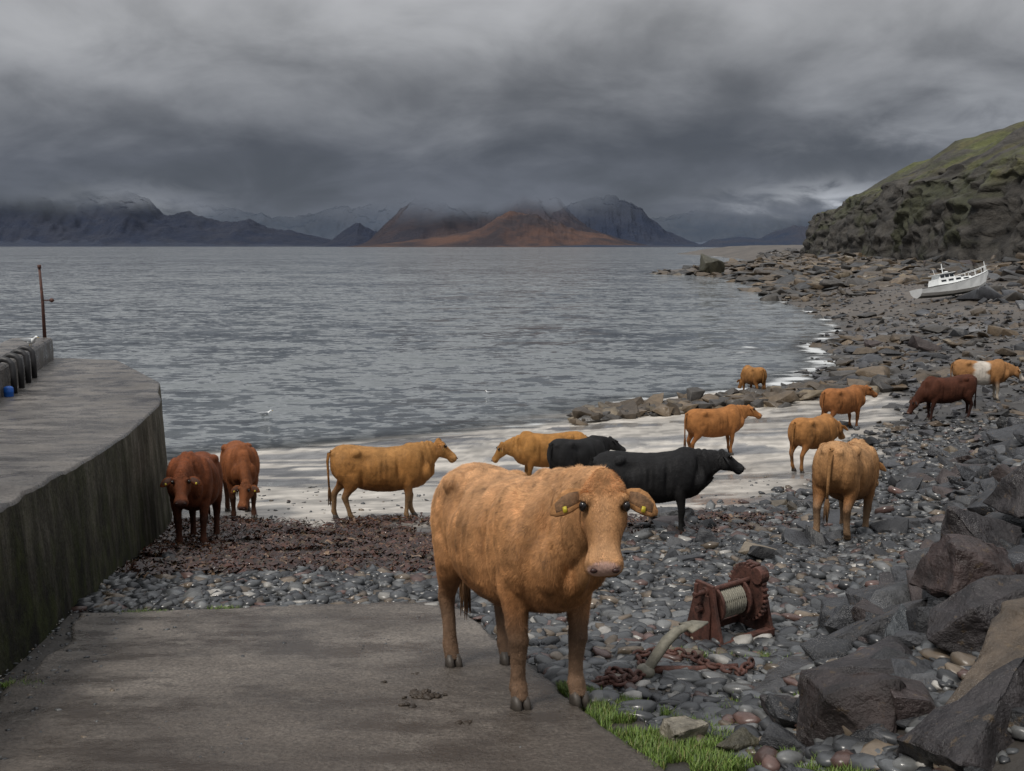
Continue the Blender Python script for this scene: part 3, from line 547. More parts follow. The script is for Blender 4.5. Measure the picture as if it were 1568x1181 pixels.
# ---------------------------------------------------------------- gulls
def gull(loc,rz,s=1.0):
    e=empty('gull',loc); e.rotation_euler=(0,0,rz); mb=MB()
    mb.loft([((x*s,0,z*s),(0,w_*s,0),(0,0,h*s)) for x,z,w_,h in ((-.26,.17,.01,.008),(-.16,.15,.05,.035),(0,.12,.075,.07),(.12,.14,.06,.065),(.17,.2,.035,.04),(.21,.235,.035,.035),(.25,.235,.02,.02),(.26,.23,.008,.008))],0,12)
    for q in (-1,1): mb.loft([((.10*s,q*.06*s,.15*s),(0,.015*s,0),(0,0,.045*s)),((-.1*s,q*.07*s,.16*s),(0,.012*s,0),(0,0,.04*s)),((-.3*s,q*.02*s,.17*s),(0,.006*s,0),(0,0,.01*s))],1,10); mb.tube([(0.02*s,q*.03*s,.08*s),(.02*s,q*.03*s,0)],.006*s,2,6)
    mb.loft([((.255*s,0,.232*s),(0,.01*s,0),(0,0,.012*s)),((.31*s,0,.222*s),(0,.003*s,0),(0,0,.004*s))],2,8)
    mb.obj('bird',[M_WHITE,M_GREY,M_BEAK],True,e)
gull((-10.6,22.9,jz(23)+.52),-.4,.9); gull((-9.1,38,-.06),.3,1.0); gull((-1.0,44,-.06),2.6,.6)
# ---------------------------------------------------------------- grass
def grass(name,n,samp,hmin,hmax):
    x,y=samp(n); n=len(x); z=terrain(x,y)+.0; h=R.uniform(hmin,hmax,n); a=R.uniform(0,2*np.pi,n); ln=R.uniform(.1,.9,n)*h
    d=np.stack([np.cos(a),np.sin(a),0*a],1); sdv=np.stack([-np.sin(a),np.cos(a),0*a],1)*R.uniform(.0015,.0035,n)[:,None]; p=np.stack([x,y,z],1)
    up=np.array([0,0,1.])
    V=np.stack([p-sdv,p+sdv,p+up*(h*.6)[:,None]+d*(ln*.4)[:,None]-sdv*.8,p+up*(h*.6)[:,None]+d*(ln*.4)[:,None]+sdv*.8,p+up*h[:,None]+d*ln[:,None],p+up*h[:,None]+d*ln[:,None]+sdv*.2],1)
    b=np.arange(n)*6; F=np.concatenate([np.stack([b,b+1,b+3,b+2],1),np.stack([b+2,b+3,b+5,b+4],1)])
    np_mesh(name,V.reshape(-1,3),F,M_GRASS,col=np.repeat(palette(n,[(.09,.15,.022),(.12,.19,.03),(.06,.10,.02),(.17,.17,.06)],[4,3,2,1.4]),6,0))
def g1(n):
    y=R.uniform(3.2,6.25,n*3); wd=np.interp(y,[3.2,4.6,5.3,5.9,6.25],[.7,.66,.60,.38,.08]); x=slip_r(y)+R.uniform(-.07,1,n*3)*wd; k=(fbm(x*5,y*5,1,3)>-.26); return x[k][:n],y[k][:n]
grass('grass_verge',38000,g1,.015,.060)
def g2(n):
    cs=np.array([(1.45,5.75,.22),(1.75,7.0,.15),(-3.2,8.75,.10),(-2.55,8.95,.07),(-3.15,6.3,.09),(1.2,7.2,.1)]); i=R.choice(len(cs),n,p=np.array([8,5,3,2,2,2])/22); return cs[i,0]+R.normal(0,1,n)*cs[i,2],cs[i,1]+R.normal(0,1,n)*cs[i,2]*.6
grass('grass_tufts',5000,g2,.02,.05)
# ---------------------------------------------------------------- dung
def dung(cx,cy,r,n):
    q=R.normal(0,r*.42,(n,2)); x=cx+q[:,0]; y=cy+q[:,1]*.7; s_=R.uniform(.008,.024,n)*(r/.12)**.4; z=terrain(x,y,False)+.037+s_*.1+np.maximum(0,r*.25-np.hypot(q[:,0],q[:,1])*.5)
    scatter('cow_dung',pv,np.stack([x,y,z],1),np.stack([s_*1.3,s_,s_*.6],1),np.tile([.03,.022,.016],(n,1))*R.uniform(.6,1.4,(n,1)),M_DUNG,.5)
for a in ((-.52,5.98,.10,70),(-.80,6.28,.03,6),(-.64,6.5,.03,6),(-.60,5.75,.05,10),(-.25,5.4,.05,10)): dung(*a)
# ---------------------------------------------------------------- winch, anchor, chain
def winch():
    wx,wy=1.68,7.75; e=empty('rusty_winch',(wx,wy,tz(wx,wy)+.02)); e.rotation_euler=(.03,-.04,math.radians(32)); e.scale=(.86,.86,.98)
    mb=MB()
    def plate(x,t=.035,w0=.46,w1=.22,h=.50):
        pts=[(-w0/2,0),(w0/2,0),(w0/2,.07),(w1/2+.03,h*.7),(w1/2,h),(-w1/2,h),(-w1/2-.03,h*.7),(-w0/2,.07)]
        st=len(mb.v)
        for xx in (x-t/2,x+t/2):
            for (a,b) in pts: mb.v.append(Vector((xx,a,b)))
        n=len(pts); mb.f.append(tuple(st+i for i in range(n))[::-1]); mb.m.append(0); mb.f.append(tuple(st+n+i for i in range(n))); mb.m.append(0)
        for i in range(n): j=(i+1)%n; mb.f.append((st+i,st+j,st+n+j,st+n+i)); mb.m.append(0)
    plate(-.30); plate(.30); mb.box((0,-.2,.04),.66,.07,.06); mb.box((0,.2,.04),.66,.07,.06)
    plate(-.335,.02,.2,.16,.42)
    def disc(x,r,t,z=.36,n=28,y=0): mb.tube([(x-t/2,y,z),(x+t/2,y,z)],r,0,n)
    disc(-.20,.15,.025,.30); disc(.12,.15,.025,.30)
    mb.tube([(-.40,0,.30),(.42,0,.30)],.028,0,12); mb.tube([(-.46,-.03,.44),(.40,-.03,.44)],.022,0,12)
    disc(.22,.21,.055,.33,36)
    for i in range(30):
        a=2*math.pi*i/30; mb.box((.22,math.sin(a)*.22,.33+math.cos(a)*.22),.055,.022,.03,0,Matrix.Rotation(-a,3,'X'))
    disc(.22,.07,.10,.50,16,-.14); disc(.36,.055,.05,.44,14,-.03)
    for x in (-.3,.3): disc(x,.055,.09,.30,14); disc(x,.04,.08,.44,12,-.03)
    mb.box((.30,.02,.53),.05,.14,.05); mb.box((-.43,-.03,.47),.03,.03,.12)
    mb.obj('frame_and_gears',[M_RUST],False,e,.006)
    rp=MB()
    for lay in range(2):
        for i in range(13-lay):
            x=-.18+i*.0225+lay*.011; r=.095+lay*.02; n=26; pts=[(x,math.cos(2*math.pi*k/n)*r,.30+math.sin(2*math.pi*k/n)*r) for k in range(n+1)]
            rp.tube(pts,.0115,0,6)
    rp.obj('rope_coil',[M_ROPE],True,e)
winch()
def anchor():
    ax,ay=1.05,6.6; e=empty('old_anchor',(ax,ay,tz(ax,ay)+.02)); e.rotation_euler=(0,0,.35); e.scale=(.85,.85,.95)
    mb=MB(); pts=[(-.24,0,.02),(-.20,0,.06),(-.13,.0,.14),(-.05,.0,.23),(.05,0,.30),(.18,0,.33)]
    mb.loft([(p_,(0,.05*k,0),(-.02,0,.03*k)) for p_,k in zip(pts,(.8,1,1.1,1.1,.9,.5))],0,12)
    mb.loft([((.12,0,.31),(0,.11,0),(0,0,.015)),((.22,.0,.33),(0,.08,0),(0,0,.012)),((.32,.0,.33),(0,.01,0),(0,0,.008))],0,12)
    mb.ell((-.22,0,.04),(.07,0,0),(0,.09,0),(0,0,.05)); mb.obj('fluke',[M_IRON],True,e)
    mb=MB(); mb.tube([(-.22,0,.05),(.2,-.10,.035),(.5,-.16,.04)],[.03,.026,.022],0,10); mb.obj('shank',[M_RUST],True,e)
anchor()
def chain(pts,name='rusty_chain',ls=.085):
    pts=[Vector(p_) for p_ in pts]; dense=[]
    for i in range(len(pts)-1):
        for k in range(20): dense.append(pts[i].lerp(pts[i+1],k/20))
    sel=[dense[0]]
    for q in dense:
        if (q-sel[-1]).length>ls*.72: sel.append(q)
    mb=MB()
    for i in range(len(sel)-1):
        a=sel[i];b=sel[i+1]; c=(a+b)/2; c.z=tz(c.x,c.y)+.045+random.uniform(0,.02); d=(b-a).normalized(); s_=Vector((-d.y,d.x,0)).normalized()
        if i%2: s_=(s_*.4+Vector((0,0,1))).normalized()
        n=12; loop=[c+d*math.cos(2*math.pi*k/n)*ls*.5+s_*math.sin(2*math.pi*k/n)*ls*.32 for k in range(n+1)]
        mb.tube(loop,.012,0,6)
    mb.obj(name,[M_RUST],True)
chain([(.50,6.25,0),(.75,6.35,0),(.92,6.6,0),(.85,6.95,0),(1.05,7.1,0),(1.25,6.95,0),(1.3,6.6,0),(1.45,6.4,0),(1.65,6.75,0)])
chain([(.55,6.35,0),(.68,6.25,0),(.8,6.45,0),(.65,6.6,0),(.6,6.4,0),(.75,6.3,0)])
# ---------------------------------------------------------------- boat
def boat():
    e=empty('cabin_cruiser_boat',(39.0,93,tz(39.0,93)+.75)); e.rotation_euler=(math.radians(-9),math.radians(-8),math.radians(10)); e.scale=(1,1,.88)
    mb=MB()
    secs=[]
    for x,bw,kz,sz in ((-3.4,1.05,-.35,.55),(-2,1.2,-.5,.55),(-.3,1.25,-.6,.62),(1.2,1.1,-.6,.78),(2.4,.75,-.5,1.0),(3.2,.35,-.2,1.2),(3.75,.04,.9,1.38)):
        secs.append([(x,0,kz),(x,bw*.55,kz+.18),(x,bw*.85,kz+.45 if kz+.45<sz-.1 else sz-.12),(x,bw,sz-.06),(x,bw,sz),(x,0,sz+.03)])
    for sgn in (1,-1):
        st=len(mb.v)
        for s_ in secs:
            for q in s_: mb.v.append(Vector((q[0],q[1]*sgn,q[2])))
        for i in range(len(secs)-1):
            for k in range(5):
                f=(st+i*6+k,st+i*6+k+1,st+(i+1)*6+k+1,st+(i+1)*6+k); mb.f.append(f if sgn<0 else f[::-1]); mb.m.append(3 if k==0 else (1 if k==3 else 0))
        mb.f.append(tuple(st+k for k in range(6))); mb.m.append(0)
    mb.box((-.5,0,.92),2.4,1.7,.6,0,None,.9); mb.box((1.15,0,.92),1.4,1.4,.35,0,None,.75)
    mb.box((-.65,0,1.42),1.5,1.4,.5,0,None,.86); mb.box((-.7,0,1.70),1.7,1.5,.06,0)
    for q in (-1,1):
        for x in (-1.1,-.65,-.2): mb.box((x,q*.68,1.44),.36,.06,.28,2)
        for x in (-1.1,-.4,.3): mb.box((x,q*.82,.98),.45,.05,.18,2)
        mb.box((1.15,q*.66,.94),.5,.05,.12,2)
        for x,z in ((1.2,.8),(2.0,.92),(2.8,1.08),(3.5,1.28)): mb.tube([(x,q*np.interp(x,[1.2,2.4,3.5],[1.0,.68,.15]),z),(x,q*np.interp(x,[1.2,2.4,3.5],[1.0,.68,.15]),z+.55)],.025,0,6)
        mb.tube([(1.2,q*1.0,1.35),(2.0,q*.8,1.47),(2.8,q*.48,1.63),(3.6,q*.12,1.85)],.025,0,6)
    mb.box((.13,0,1.44),.05,1.05,.3,2)
    mb.tube([(-.6,0,1.7),(-.6,0,2.7)],.04,0,8); mb.tube([(-.6,-.4,2.2),(-.6,.4,2.2)],.025,0,6); mb.tube([(-1.2,.3,1.7),(-1.3,.3,2.3)],.02,0,6); mb.ell((-.3,0,1.84),(.22,0,0),(0,.22,0),(0,0,.08))
    mb.tube([(3.5,0,1.2),(3.5,0,2.3)],.035,0,6)
    mb.obj('hull_and_cabin',[M_WHITE,M_DARK,M_GLASS,M_GREENP],False,e)
boat()
# ---------------------------------------------------------------- cows
M_HOOF=pmat('hoof',(.05,.042,.035),rough=.55,scale=30,bump=.2,dist=.003)
M_EYE=pmat('eye',(.010,.007,.006),rough=.05,bump=0,var=0)
M_TAG=pmat('ear_tag',(.45,.36,.03),rough=.4,bump=0,var=.05)
M_NOS=pmat('nostril',(.03,.012,.01),rough=.4,bump=0,var=.1)
M_HIDE=pmat('cow_hide',attr=True,rough=.8,scale=9,var=.25,bump=.7,bscale=45,dist=.018,spec=.18,stretch=(.5,1,.6))
M_FUR=pmat('cow_fur',attr=True,rough=.6,scale=6,var=.15,bump=0,spec=.3)
POSE={'look':((1.30,-.03,1.335),-60),'up':((1.12,0,1.385),-36),'level':((1.20,0,1.25),-30),'low':((1.22,0,1.06),-52),'graze':((1.15,0,.70),-62)}
XS=.92; HL_=.92
def cow(name,x,y,head_deg,scale,base,pose='up',yaw=0,leg=None,muz=None,stride=(0,0,0,0),vox=.022,patch=None,fur=0,tag=True,rollhead=0,wide=1.0):
    base=np.array(base); leg=np.array(leg if leg is not None else base*.75); muz=np.array(muz if muz is not None else (.30,.19,.15))
    hd=math.radians(head_deg); ch,sh=math.cos(hd),math.sin(hd); big=fur>100000
    mb=MB()
    tr=[(-1.0,1.20,.95,.08),(-.97,1.29,.86,.15),(-.88,1.355,.77,.22),(-.74,1.39,.68,.265),(-.55,1.385,.62,.285),(-.35,1.355,.565,.32),(-.1,1.335,.525,.345),(.15,1.33,.52,.345),(.38,1.355,.54,.305),(.55,1.385,.56,.265),(.70,1.36,.58,.225),(.83,1.28,.63,.175),(.93,1.16,.74,.10)]
    rings=[]
    for (a,zt,zb,w_) in tr: rings.append(((a,0,(zt+zb)/2),(0,w_*wide,0),(0,0,(zt-zb)/2)))
    mb.loft(rings,0,24,2.25)
    for q in (-1,1):
        mb.ell((.53,q*.19*wide,1.00),(.18,0,.03),(0,.125,0),(-.06,0,.32))
        mb.ell((-.70,q*.16*wide,1.00),(.25,0,0),(0,.145,0),(0,0,.33))
        mb.ell((-.52,q*.20*wide,1.265),(.11,0,0),(0,.09,0),(0,0,.085))
        mb.ell((-.94,q*.10,1.24),(.06,0,0),(0,.05,0),(0,0,.055))
        mb.ell((.83,q*.12,.90),(.12,0,0),(0,.11,0),(0,0,.18))
        mb.ell((.58,q*.045,1.36),(.14,0,0),(0,.035,0),(0,0,.045))
    FL=[(.52,.16,1.00,.16,.10),(.50,.19,.84,.14,.096),(.50,.195,.70,.11,.085),(.53,.19,.57,.078,.066),(.545,.185,.46,.060,.054),(.555,.18,.40,.061,.057),(.55,.178,.345,.051,.047),(.545,.175,.25,.038,.038),(.545,.175,.17,.039,.040),(.55,.175,.125,.052,.05),(.57,.175,.085,.046,.045),(.59,.175,.05,.052,.047)]
    HL=[(-.70,.14,1.05,.22,.12),(-.66,.18,.88,.22,.125),(-.64,.195,.74,.175,.105),(-.70,.195,.62,.12,.08),(-.78,.19,.54,.084,.06),(-.835,.187,.47,.068,.052),(-.835,.185,.42,.058,.047),(-.815,.18,.30,.044,.041),(-.805,.18,.19,.044,.042),(-.80,.18,.135,.054,.05),(-.775,.18,.09,.048,.046),(-.75,.18,.05,.053,.047)]
    ex=MB()
    for li,(LG,q) in enumerate(((FL,1),(FL,-1),(HL,1),(HL,-1))):
        st_=stride[li]; rr=[]
        for (a,b,z,rx,ry) in LG: rr.append(((a+st_*max(0,1-z/.95),q*b*(wide if z>.6 else (1+wide)/2),z),(rx+.005,0,0),(0,ry+.005,0)))
        mb.loft(rr,0,14)
        hx=LG[-1][0]+st_; hy=q*LG[-1][1]*(1+wide)/2
        for t_ in (-1,1): ex.loft([((hx-.012,hy+t_*.022,.085),(.036,0,0),(0,.022,0)),((hx+.005,hy+t_*.027,.05),(.050,0,0),(0,.027,0)),((hx+.022,hy+t_*.029,-.015),(.066,0,0),(0,.031,0))],0,10,2.4)
        for t_ in (-1,1): ex.ell((hx-.058,hy+t_*.02,.115),(.013,0,0),(0,.012,0),(0,0,.015),0,8,5)
    (pxx,pyy,pzz),pit=POSE[pose]; poll=Vector((pxx,pyy,pzz)); pit=math.radians(pit); ya=math.radians(yaw)
    d=Vector((math.cos(pit)*math.cos(ya),math.cos(pit)*math.sin(ya),math.sin(pit))); s_=Vector((-math.sin(ya),math.cos(ya),0)); u_=d.cross(s_).normalized()
    if u_.z<0: u_=-u_
    rl=math.radians(rollhead); s_,u_=(s_*math.cos(rl)+u_*math.sin(rl)),(u_*math.cos(rl)-s_*math.sin(rl))
    def hp(t_,a=0,b=0): return poll+d*(t_*HL_)+s_*a+u_*b
    hs=[(-.07,.045,.045,-.07),(-.03,.080,.072,-.14),(.03,.100,.080,-.18),(.09,.112,.078,-.195),(.15,.118,.072,-.195),(.21,.104,.060,-.175),(.28,.086,.048,-.15),(.35,.080,.040,-.128),(.40,.093,.042,-.124),(.45,.104,.038,-.122),(.49,.096,.020,-.11),(.512,.065,-.005,-.08)]
    mb.loft([(hp(t_,0,(a+b)/2),s_*w_,u_*((a-b)/2)) for t_,w_,a,b in hs],0,22,2.7)
    for q in (-1,1):
        mb.ell(hp(.105,q*.092,.060),d*.036,s_*.034,u_*.030); mb.ell(hp(.455,q*.056,.010),d*.034,s_*.034,u_*.026); mb.ell(hp(.13,q*.075,-.10),d*.10,s_*.048,u_*.085)
    mb.ell(hp(.42,0,-.115),d*.07,s_*.06,u_*.032); mb.ell(hp(-.03,0,.05),d*.05,s_*.06,u_*.045)
    C0=Vector((.50,0,1.02)); C2=poll-u_*.08; C1=Vector((.88,0,1.06+.45*(pzz-1.15)))
    nr=[]
    for i in range(9):
        t_=i/8; p_=C0*(1-t_)**2+C1*2*t_*(1-t_)+C2*t_*t_; tg=((C1-C0)*(1-t_)+(C2-C1)*t_).normalized()
        sd_=Vector((0,1,0)).lerp(s_,t_*.8).normalized(); up=tg.cross(sd_).normalized()
        if up.z<0 and abs(up.z)>.05: up=-up
        h=np.interp(t_,[0,.35,.7,1],[.36,.31,.235,.16]); w_=np.interp(t_,[0,.35,.7,1],[.23,.155,.108,.088]); nr.append((p_,sd_*w_,up*h))
    mb.loft(nr,0,20,2.1)
    if pose in('look','up','level'):
        mb.loft([((.68,0,.66),(0,.11,0),(.12,0,0)),((.80,0,.71),(0,.085,0),(.13,0,0)),((.94,0,.82),(0,.045,0),(.11,0,0)),(C1*.5+C2*.5-Vector((0,0,.24)),(0,.028,0),(.09,0,0))],0,12)
    o=mb.obj('tmp',[],True); rm=o.modifiers.new('r','REMESH'); rm.mode='VOXEL'; rm.voxel_size=vox; rm.use_smooth_shade=True
    sm=o.modifiers.new('s','SMOOTH'); sm.factor=.5; sm.iterations=6 if not big else 7
    bpy.context.view_layer.update(); dg=bpy.context.evaluated_depsgraph_get(); me=bpy.data.meshes.new_from_object(o.evaluated_get(dg)); bpy.data.objects.remove(o)
    n=len(me.vertices); V=np.zeros(n*3,np.float32); me.vertices.foreach_get('co',V); V=V.reshape(-1,3).astype(float)
    Nn=np.zeros(n*3,np.float32); me.vertices.foreach_get('normal',Nn); Nn=Nn.reshape(-1,3)
    rel=.009*fbm(V[:,0]*5,V[:,1]*3,V[:,2]*3,3)+.003*fbm(V[:,0]*16,V[:,1]*16,V[:,2]*8,3)
    bodym=V[:,0]<1.0
    fold=np.exp(-((V[:,0]-.88)/.12)**2)*ss(.85,1.05,V[:,2])*np.sin(V[:,0]*60+V[:,2]*16)*.010
    A1=np.abs(V[:,1])>.1
    flank=-.055*np.exp(-(((V[:,0]+.34)/.12)**2+((V[:,2]-1.17)/.09)**2))-.050*np.exp(-(((V[:,0]-.28)/.055)**2+((V[:,2]-.95)/.27)**2))-.040*np.exp(-(((V[:,0]+.42)/.05)**2+((V[:,2]-.80)/.2)**2))+.02*np.exp(-(((V[:,0]-.70)/.07)**2+((V[:,2]-1.0)/.22)**2))-.045*np.exp(-(((V[:,0]-.82)/.05)**2+((V[:,2]-1.1)/.16)**2))
    ribs=.007*np.sin(V[:,0]*62)*np.exp(-(((V[:,0]+.02)/.24)**2+((V[:,2]-.98)/.2)**2))
    V=V+Nn*(rel+fold+(flank+ribs)*A1)[:,None]
    hdv=V-np.array(poll); ht=(hdv@np.array(d))/HL_; hsv=hdv@np.array(s_); hu=hdv@np.array(u_)
    ishead=((ht>-.08)&(ht<.62)&(np.abs(hsv)<.2)&(hu>-.28)&(hu<.16)&(V[:,0]>.95))
    mg=np.exp(-((hu+.070)/.007)**2)*ss(.36,.39,ht)*ishead; V=V-Nn*(mg*.012)[:,None]
    es=np.exp(-(((ht-.145)/.03)**2+((np.abs(hsv)-.112)/.03)**2+((hu-.050)/.028)**2))*ishead; V=V-Nn*(es*.016)[:,None]
    col=np.tile(base,(n,1))*(1+.34*fbm(V[:,0]*3,V[:,1]*3,V[:,2]*3,4)+.28*fbm(V[:,0]*14,V[:,1]*14,V[:,2]*10,3))[:,None]
    topm=(ss(1.0,1.36,V[:,2]+.08*fbm(V[:,0]*4,V[:,1]*4,6,3))*(1-.7*ishead))[:,None]*.6; lite=np.minimum(.9,base*np.array([1.28,1.45,1.75])) if base[0]>.3 else base*1.3  # paler coat along the back, with lit highlights put into its colour
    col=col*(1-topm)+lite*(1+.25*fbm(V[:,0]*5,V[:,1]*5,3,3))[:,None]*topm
    lowm=((1-ss(.55,1.05,V[:,2]+.12*fbm(V[:,0]*4,V[:,1]*4,V[:,2]*4,3)))*bodym)[:,None]*.8; col=col*(1-lowm)+base*np.array([.60,.49,.40])*lowm  # redder coat low down, with underside shade painted into it
    lg=(1-ss(.35,.72,V[:,2]+.08*fbm(V[:,0]*6,V[:,1]*6,1,3)))*(~((V[:,0]>.95)))
    col=col*(1-lg[:,None])+leg*(1+.35*fbm(V[:,0]*9,V[:,1]*9,V[:,2]*9,3))[:,None]*lg[:,None]
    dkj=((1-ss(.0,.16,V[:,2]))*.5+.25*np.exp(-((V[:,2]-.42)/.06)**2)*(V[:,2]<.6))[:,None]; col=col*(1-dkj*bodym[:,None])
    if patch: col=patch(V,col)
    cream=(np.exp(-((ht-.41)/.07)**2)*(ishead)*.6+.35*np.exp(-(hsv/.04)**2)*ss(.05,.15,ht)*ishead*(hu>-.02))[:,None]; cream=np.minimum(cream,.8) if base[0]>.3 else cream*.25
    col=col*(1-cream)+np.minimum(1,base*np.array([1.25,1.40,1.65])+.01)*cream
    nd=np.exp(-(((ht-.50)/.05)**2+((hu-.0)/.055)**2+(hsv/.095)**2)*1.0); nd=ss(.28,.5,nd)*ishead; col=col*(1-nd[:,None])+muz*(1+.2*fbm(V[:,0]*30,V[:,1]*30,V[:,2]*30,2))[:,None]*nd[:,None]
    eyr=np.exp(-(((ht-.145)/.048)**2+((np.abs(hsv)-.112)/.036)**2+((hu-.055)/.042)**2)); col=col*(1-.85*(eyr*ishead)[:,None])
    mouth=np.exp(-((hu+.070)/.007)**2)*ss(.36,.39,ht)*ishead; col=col*(1-.8*mouth[:,None])
    for q in (-1,1):
        ex.ell(hp(.145,q*.107,.058),d*.030,s_*.022,u_*.024,1)
        ex.ell(hp(.502,q*.054,.004),d*.013,s_*.019,u_*.013,2)
        eb=hp(.045,q*.088,-.01); ea=(s_*q*1.0+d*.22-u_*.05-Vector((0,0,.08))).normalized(); ew=(d*.95-s_*q*.2-u_*.25).normalized()
        er=[]
        for t_,wd_ in ((0,.028),(.04,.048),(.085,.062),(.13,.060),(.17,.042),(.20,.012)): er.append((eb+ea*t_+ew*.03*(t_/.19)**2+u_*.02*math.sin(t_*16),ew*wd_,u_*.010))
        ex.loft(er,3,14)
        ex.loft([(c_+u_*.006,a_*.62,b_*.8) for c_,a_,b_ in er[1:5]],4,12)
        if tag: ex.loft([(eb+ea*.125+ew*.052+u_*.034,ea*.011,ew*.016),(eb+ea*.125+ew*.052+u_*.038,ea*.011,ew*.016)],5,10,5)
    ex.tube([(-.97,0,1.28),(-1.02,0,1.24),(-1.05,0,1.10),(-1.04,.01,.85),(-1.03,.02,.62)],[.036,.034,.027,.021,.02],3,10)
    rr_=random.Random(5)
    for k in range(26):
        a_=rr_.uniform(0,6.28); r_=rr_.uniform(.008,.04); l_=rr_.uniform(.24,.42)
        ex.tube([(-1.03,.02,.66),(-1.03+math.cos(a_)*r_*.8,.02+math.sin(a_)*r_*.8,.66-l_*.45),(-1.03+math.cos(a_)*r_*1.1,.02+math.sin(a_)*r_*1.1,.66-l_)],[.010,.011,.002],6,5)
    sx_=scale*XS
    def wpt(a,b): return (x+(sx_*a*ch-scale*b*sh),y+(sx_*a*sh+scale*b*ch))
    gz=lambda a,b:(tz(*wpt(a,b))+(.035 if big else .0))
    f1,f2,h1,h2=gz(.59,.18),gz(.59,-.18),gz(-.75,.18),gz(-.75,-.18)
    gx=((f1+f2)-(h1+h2))/2/1.34/scale; gy=0 if not big else ((f1+h1)-(f2+h2))/2/.36/scale; gy=max(-.1,min(.1,gy)); z0=(f1+f2+h1+h2)/4-gx*scale*(-.08)
    V[:,2]+=gx*V[:,0]+gy*V[:,1]
    for v in ex.v: v.z+=gx*v.x+gy*v.y
    root=empty(name,(x,y,z0)); root.rotation_euler=(0,0,hd); root.scale=(sx_,scale,scale)
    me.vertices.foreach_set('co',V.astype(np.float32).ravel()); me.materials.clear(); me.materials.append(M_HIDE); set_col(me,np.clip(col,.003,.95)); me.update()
    link(bpy.data.objects.new('body',me),root)
    dk=tuple(base*.45)
    me_=pmat('ear_hair',tuple(base*.85),rough=.8,scale=30,var=.4,bump=.6,dist=.008,spec=.15); mi=pmat('inner_ear',tuple(base*.38+.01),rough=.8,scale=40,var=.6,bump=.4); mt=pmat('tail_tuft',dk,rough=.85,scale=40,var=.5,bump=.8,stretch=(1,1,.2))
    ex.obj('hooves_ears_eyes_tail',[M_HOOF,M_EYE,M_NOS,me_,mi,M_TAG,mt],True,root)
    if fur:
        me.calc_loop_triangles(); nt_=len(me.loop_triangles); tri=np.zeros(nt_*3,np.int32); me.loop_triangles.foreach_get('vertices',tri); tri=tri.reshape(-1,3)
        a,b_,c_=V[tri[:,0]],V[tri[:,1]],V[tri[:,2]]; cr=np.cross(b_-a,c_-a); ar=np.linalg.norm(cr,axis=1); nr_=cr/np.maximum(ar,1e-12)[:,None]
        wgt=ar.copy(); cen=(a+b_+c_)/3; hh=(cen-np.array(poll)-np.array([0,0,gx*poll.x])); ht2=(hh@np.array(d))/HL_; hs2=hh@np.array(s_); hu2=hh@np.array(u_)
        pollm=np.exp(-((ht2+.0)/.06)**2)*(np.abs(hs2)<.12)*(cen[:,0]>1.05); wgt*=1+2*pollm; headm=(ht2>-.1)&(cen[:,0]>1.05); wgt*=np.where(headm,1.6,1); wgt*=np.where((ht2>.44)&headm,0,1)
        eyd=((ht2-.138)/.052)**2+((np.abs(hs2)-.112)/.045)**2+((hu2-.060)/.045)**2; wgt*=np.where((eyd<1)&headm,0,1)
        n_=fur; id_=R.choice(nt_,n_,p=wgt/wgt.sum()); r1=np.sqrt(R.uniform(0,1,n_)); r2=R.uniform(0,1,n_)
        p_=a[id_]*(1-r1)[:,None]+b_[id_]*(r1*(1-r2))[:,None]+c_[id_]*(r1*r2)[:,None]; nn=nr_[id_]
        N3=lambda k,o:fbm(p_[:,0]*k+o,p_[:,1]*k,p_[:,2]*k,3)
        fl=np.stack([-.55+.6*N3(4,0)+.8*N3(22,3),.6*N3(4,9)+.8*N3(22,13),-.75+.5*N3(4,5)+.7*N3(22,7)],1)+R.normal(0,.12,(n_,3))
        hm=headm[id_]; fl[hm]=np.array(d)*.8+R.normal(0,.2,(hm.sum(),3)); pm=pollm[id_]; fl=fl*(1-pm[:,None]*.5)+R.normal(0,1,(n_,3))*pm[:,None]*.5
        fl=fl-nn*np.sum(fl*nn,1)[:,None]; fl/=np.linalg.norm(fl,axis=1)[:,None]
        Ln=R.uniform(.014,.034,n_)*np.where(hm,.5,1)*(1+1.2*pm)*np.where(p_[:,2]<.55,.6,1); lift=.24+.35*pm+.35*np.maximum(0,N3(22,17))
        kk=1.0 if big else 2.2
        sdv=np.cross(fl,nn)*R.uniform(.0007,.0014,n_)[:,None]*kk; tip=p_+fl*(Ln*.95*(1 if big else 1.3))[:,None]+nn*(Ln*lift)[:,None]
        cl_=(1+.75*N3(14,31)+.35*N3(40,2))*(1+.35*pm)
        VV=np.stack([p_-sdv-nn*.001,p_+sdv-nn*.001,tip],1).reshape(-1,3); cc=np.repeat(np.clip(col[tri[id_,0]]*R.uniform(.66,1.34,(n_,1))*cl_[:,None],0,.95),3,0)
        np_mesh('fur',VV,np.arange(n_*3).reshape(-1,3),M_FUR,col=cc,smooth=False,parent=root)
    return root
GOLD=(.42,.215,.092)
cow('golden_cow',.02,6.22,-67,1.0,GOLD,'look',-24,leg=(.17,.105,.066),muz=(.52,.34,.28),vox=.0115,fur=200000,wide=1.04,stride=(-.02,-.06,.14,.06))
cow('black_cow',2.2,16.3,-6,1.0,(.014,.014,.015),'level',4,vox=.018,stride=(.02,-.02,-.1,.1),leg=(.012,.012,.012),muz=(.02,.02,.02),tag=False,fur=30000)
cow('brown_cow',-2.35,18.5,14,1.0,(.32,.150,.045),'up',-4,leg=(.22,.135,.07),vox=.018,stride=(.06,-.12,-.16,.18),fur=30000)
cow('red_brown_cow',-4.74,15.3,-82,1.02,(.15,.046,.018),'low',6,leg=(.06,.022,.012),vox=.018,stride=(.05,-.06,.04,-.05),muz=(.10,.05,.04),fur=30000)
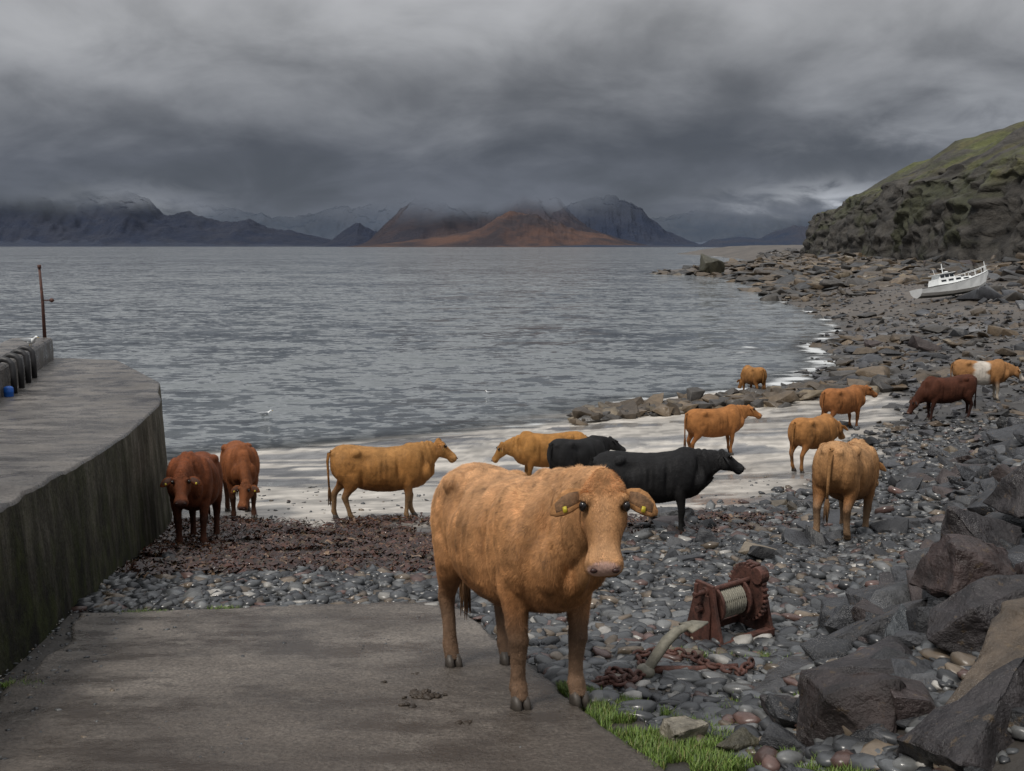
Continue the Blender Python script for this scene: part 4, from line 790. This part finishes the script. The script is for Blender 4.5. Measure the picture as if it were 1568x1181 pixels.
cow('red_brown_cow',-5.05,19.0,-70,1.0,(.19,.066,.025),'graze',-30,leg=(.06,.025,.014),vox=.02,stride=(.05,-.06,.1,-.1),muz=(.10,.05,.04),fur=20000)
cow('brown_cow',.85,23.6,190,.96,(.30,.145,.042),'low',0,vox=.022,fur=15000)
cow('black_cow',1.45,22.2,44,.93,(.014,.014,.015),'level',-30,leg=(.012,.012,.012),muz=(.02,.02,.02),vox=.022,tag=False)
cow('golden_cow',4.82,14.7,58,1.03,(.38,.20,.085),'low',-10,leg=(.23,.145,.085),vox=.018,stride=(.05,-.1,-.1,.12),fur=30000)
cow('brown_cow',5.55,28.2,22,.98,(.27,.115,.038),'level',-20,vox=.022,stride=(.1,-.1,.1,-.1))
cow('brown_cow',7.4,25.2,42,.96,(.30,.14,.048),'low',0,vox=.022,stride=(.1,-.1,.1,-.1))
cow('brown_cow',10.0,31.2,34,.97,(.24,.098,.035),'level',-20,vox=.022,stride=(.1,-.05,.1,-.1))
cow('dark_red_cow',13.7,32.6,188,1.02,(.060,.021,.012),'graze',0,leg=(.03,.013,.01),vox=.022,stride=(.1,-.05,.1,-.1),tag=False)
def wp(V,col):
    m_=(ss(-.35,-.2,V[:,0]+.3*fbm(V[:,1]*3,V[:,2]*4,2,3))*(1-ss(.05,.2,V[:,0]+.3*fbm(V[:,1]*3,V[:,2]*4,8,3))))[:,None]; m2=((V[:,0]>1.3))[:,None]
    m_=np.maximum(m_,m2*1.0); return col*(1-m_)+np.array([.45,.41,.36])*m_
cow('brown_and_white_cow',17.0,37.6,-8,1.08,(.25,.125,.05),'low',0,leg=(.34,.29,.23),vox=.022,patch=wp)
cow('brown_calf',9.6,41.3,105,.88,(.25,.12,.04),'graze',10,vox=.024)
# ---------------------------------------------------------------- camera
cam=bpy.data.cameras.new('camera'); cam.sensor_width=36; cam.lens=36*1600/1568; cam.clip_end=40000; cam.clip_start=.1
co=link(bpy.data.objects.new('camera',cam)); co.location=(0,0,CAMZ); co.rotation_euler=(math.radians(90-7.62),0,0); scene.camera=co
scene.view_settings.view_transform='Standard'; scene.view_settings.look='None'; scene.view_settings.exposure=0
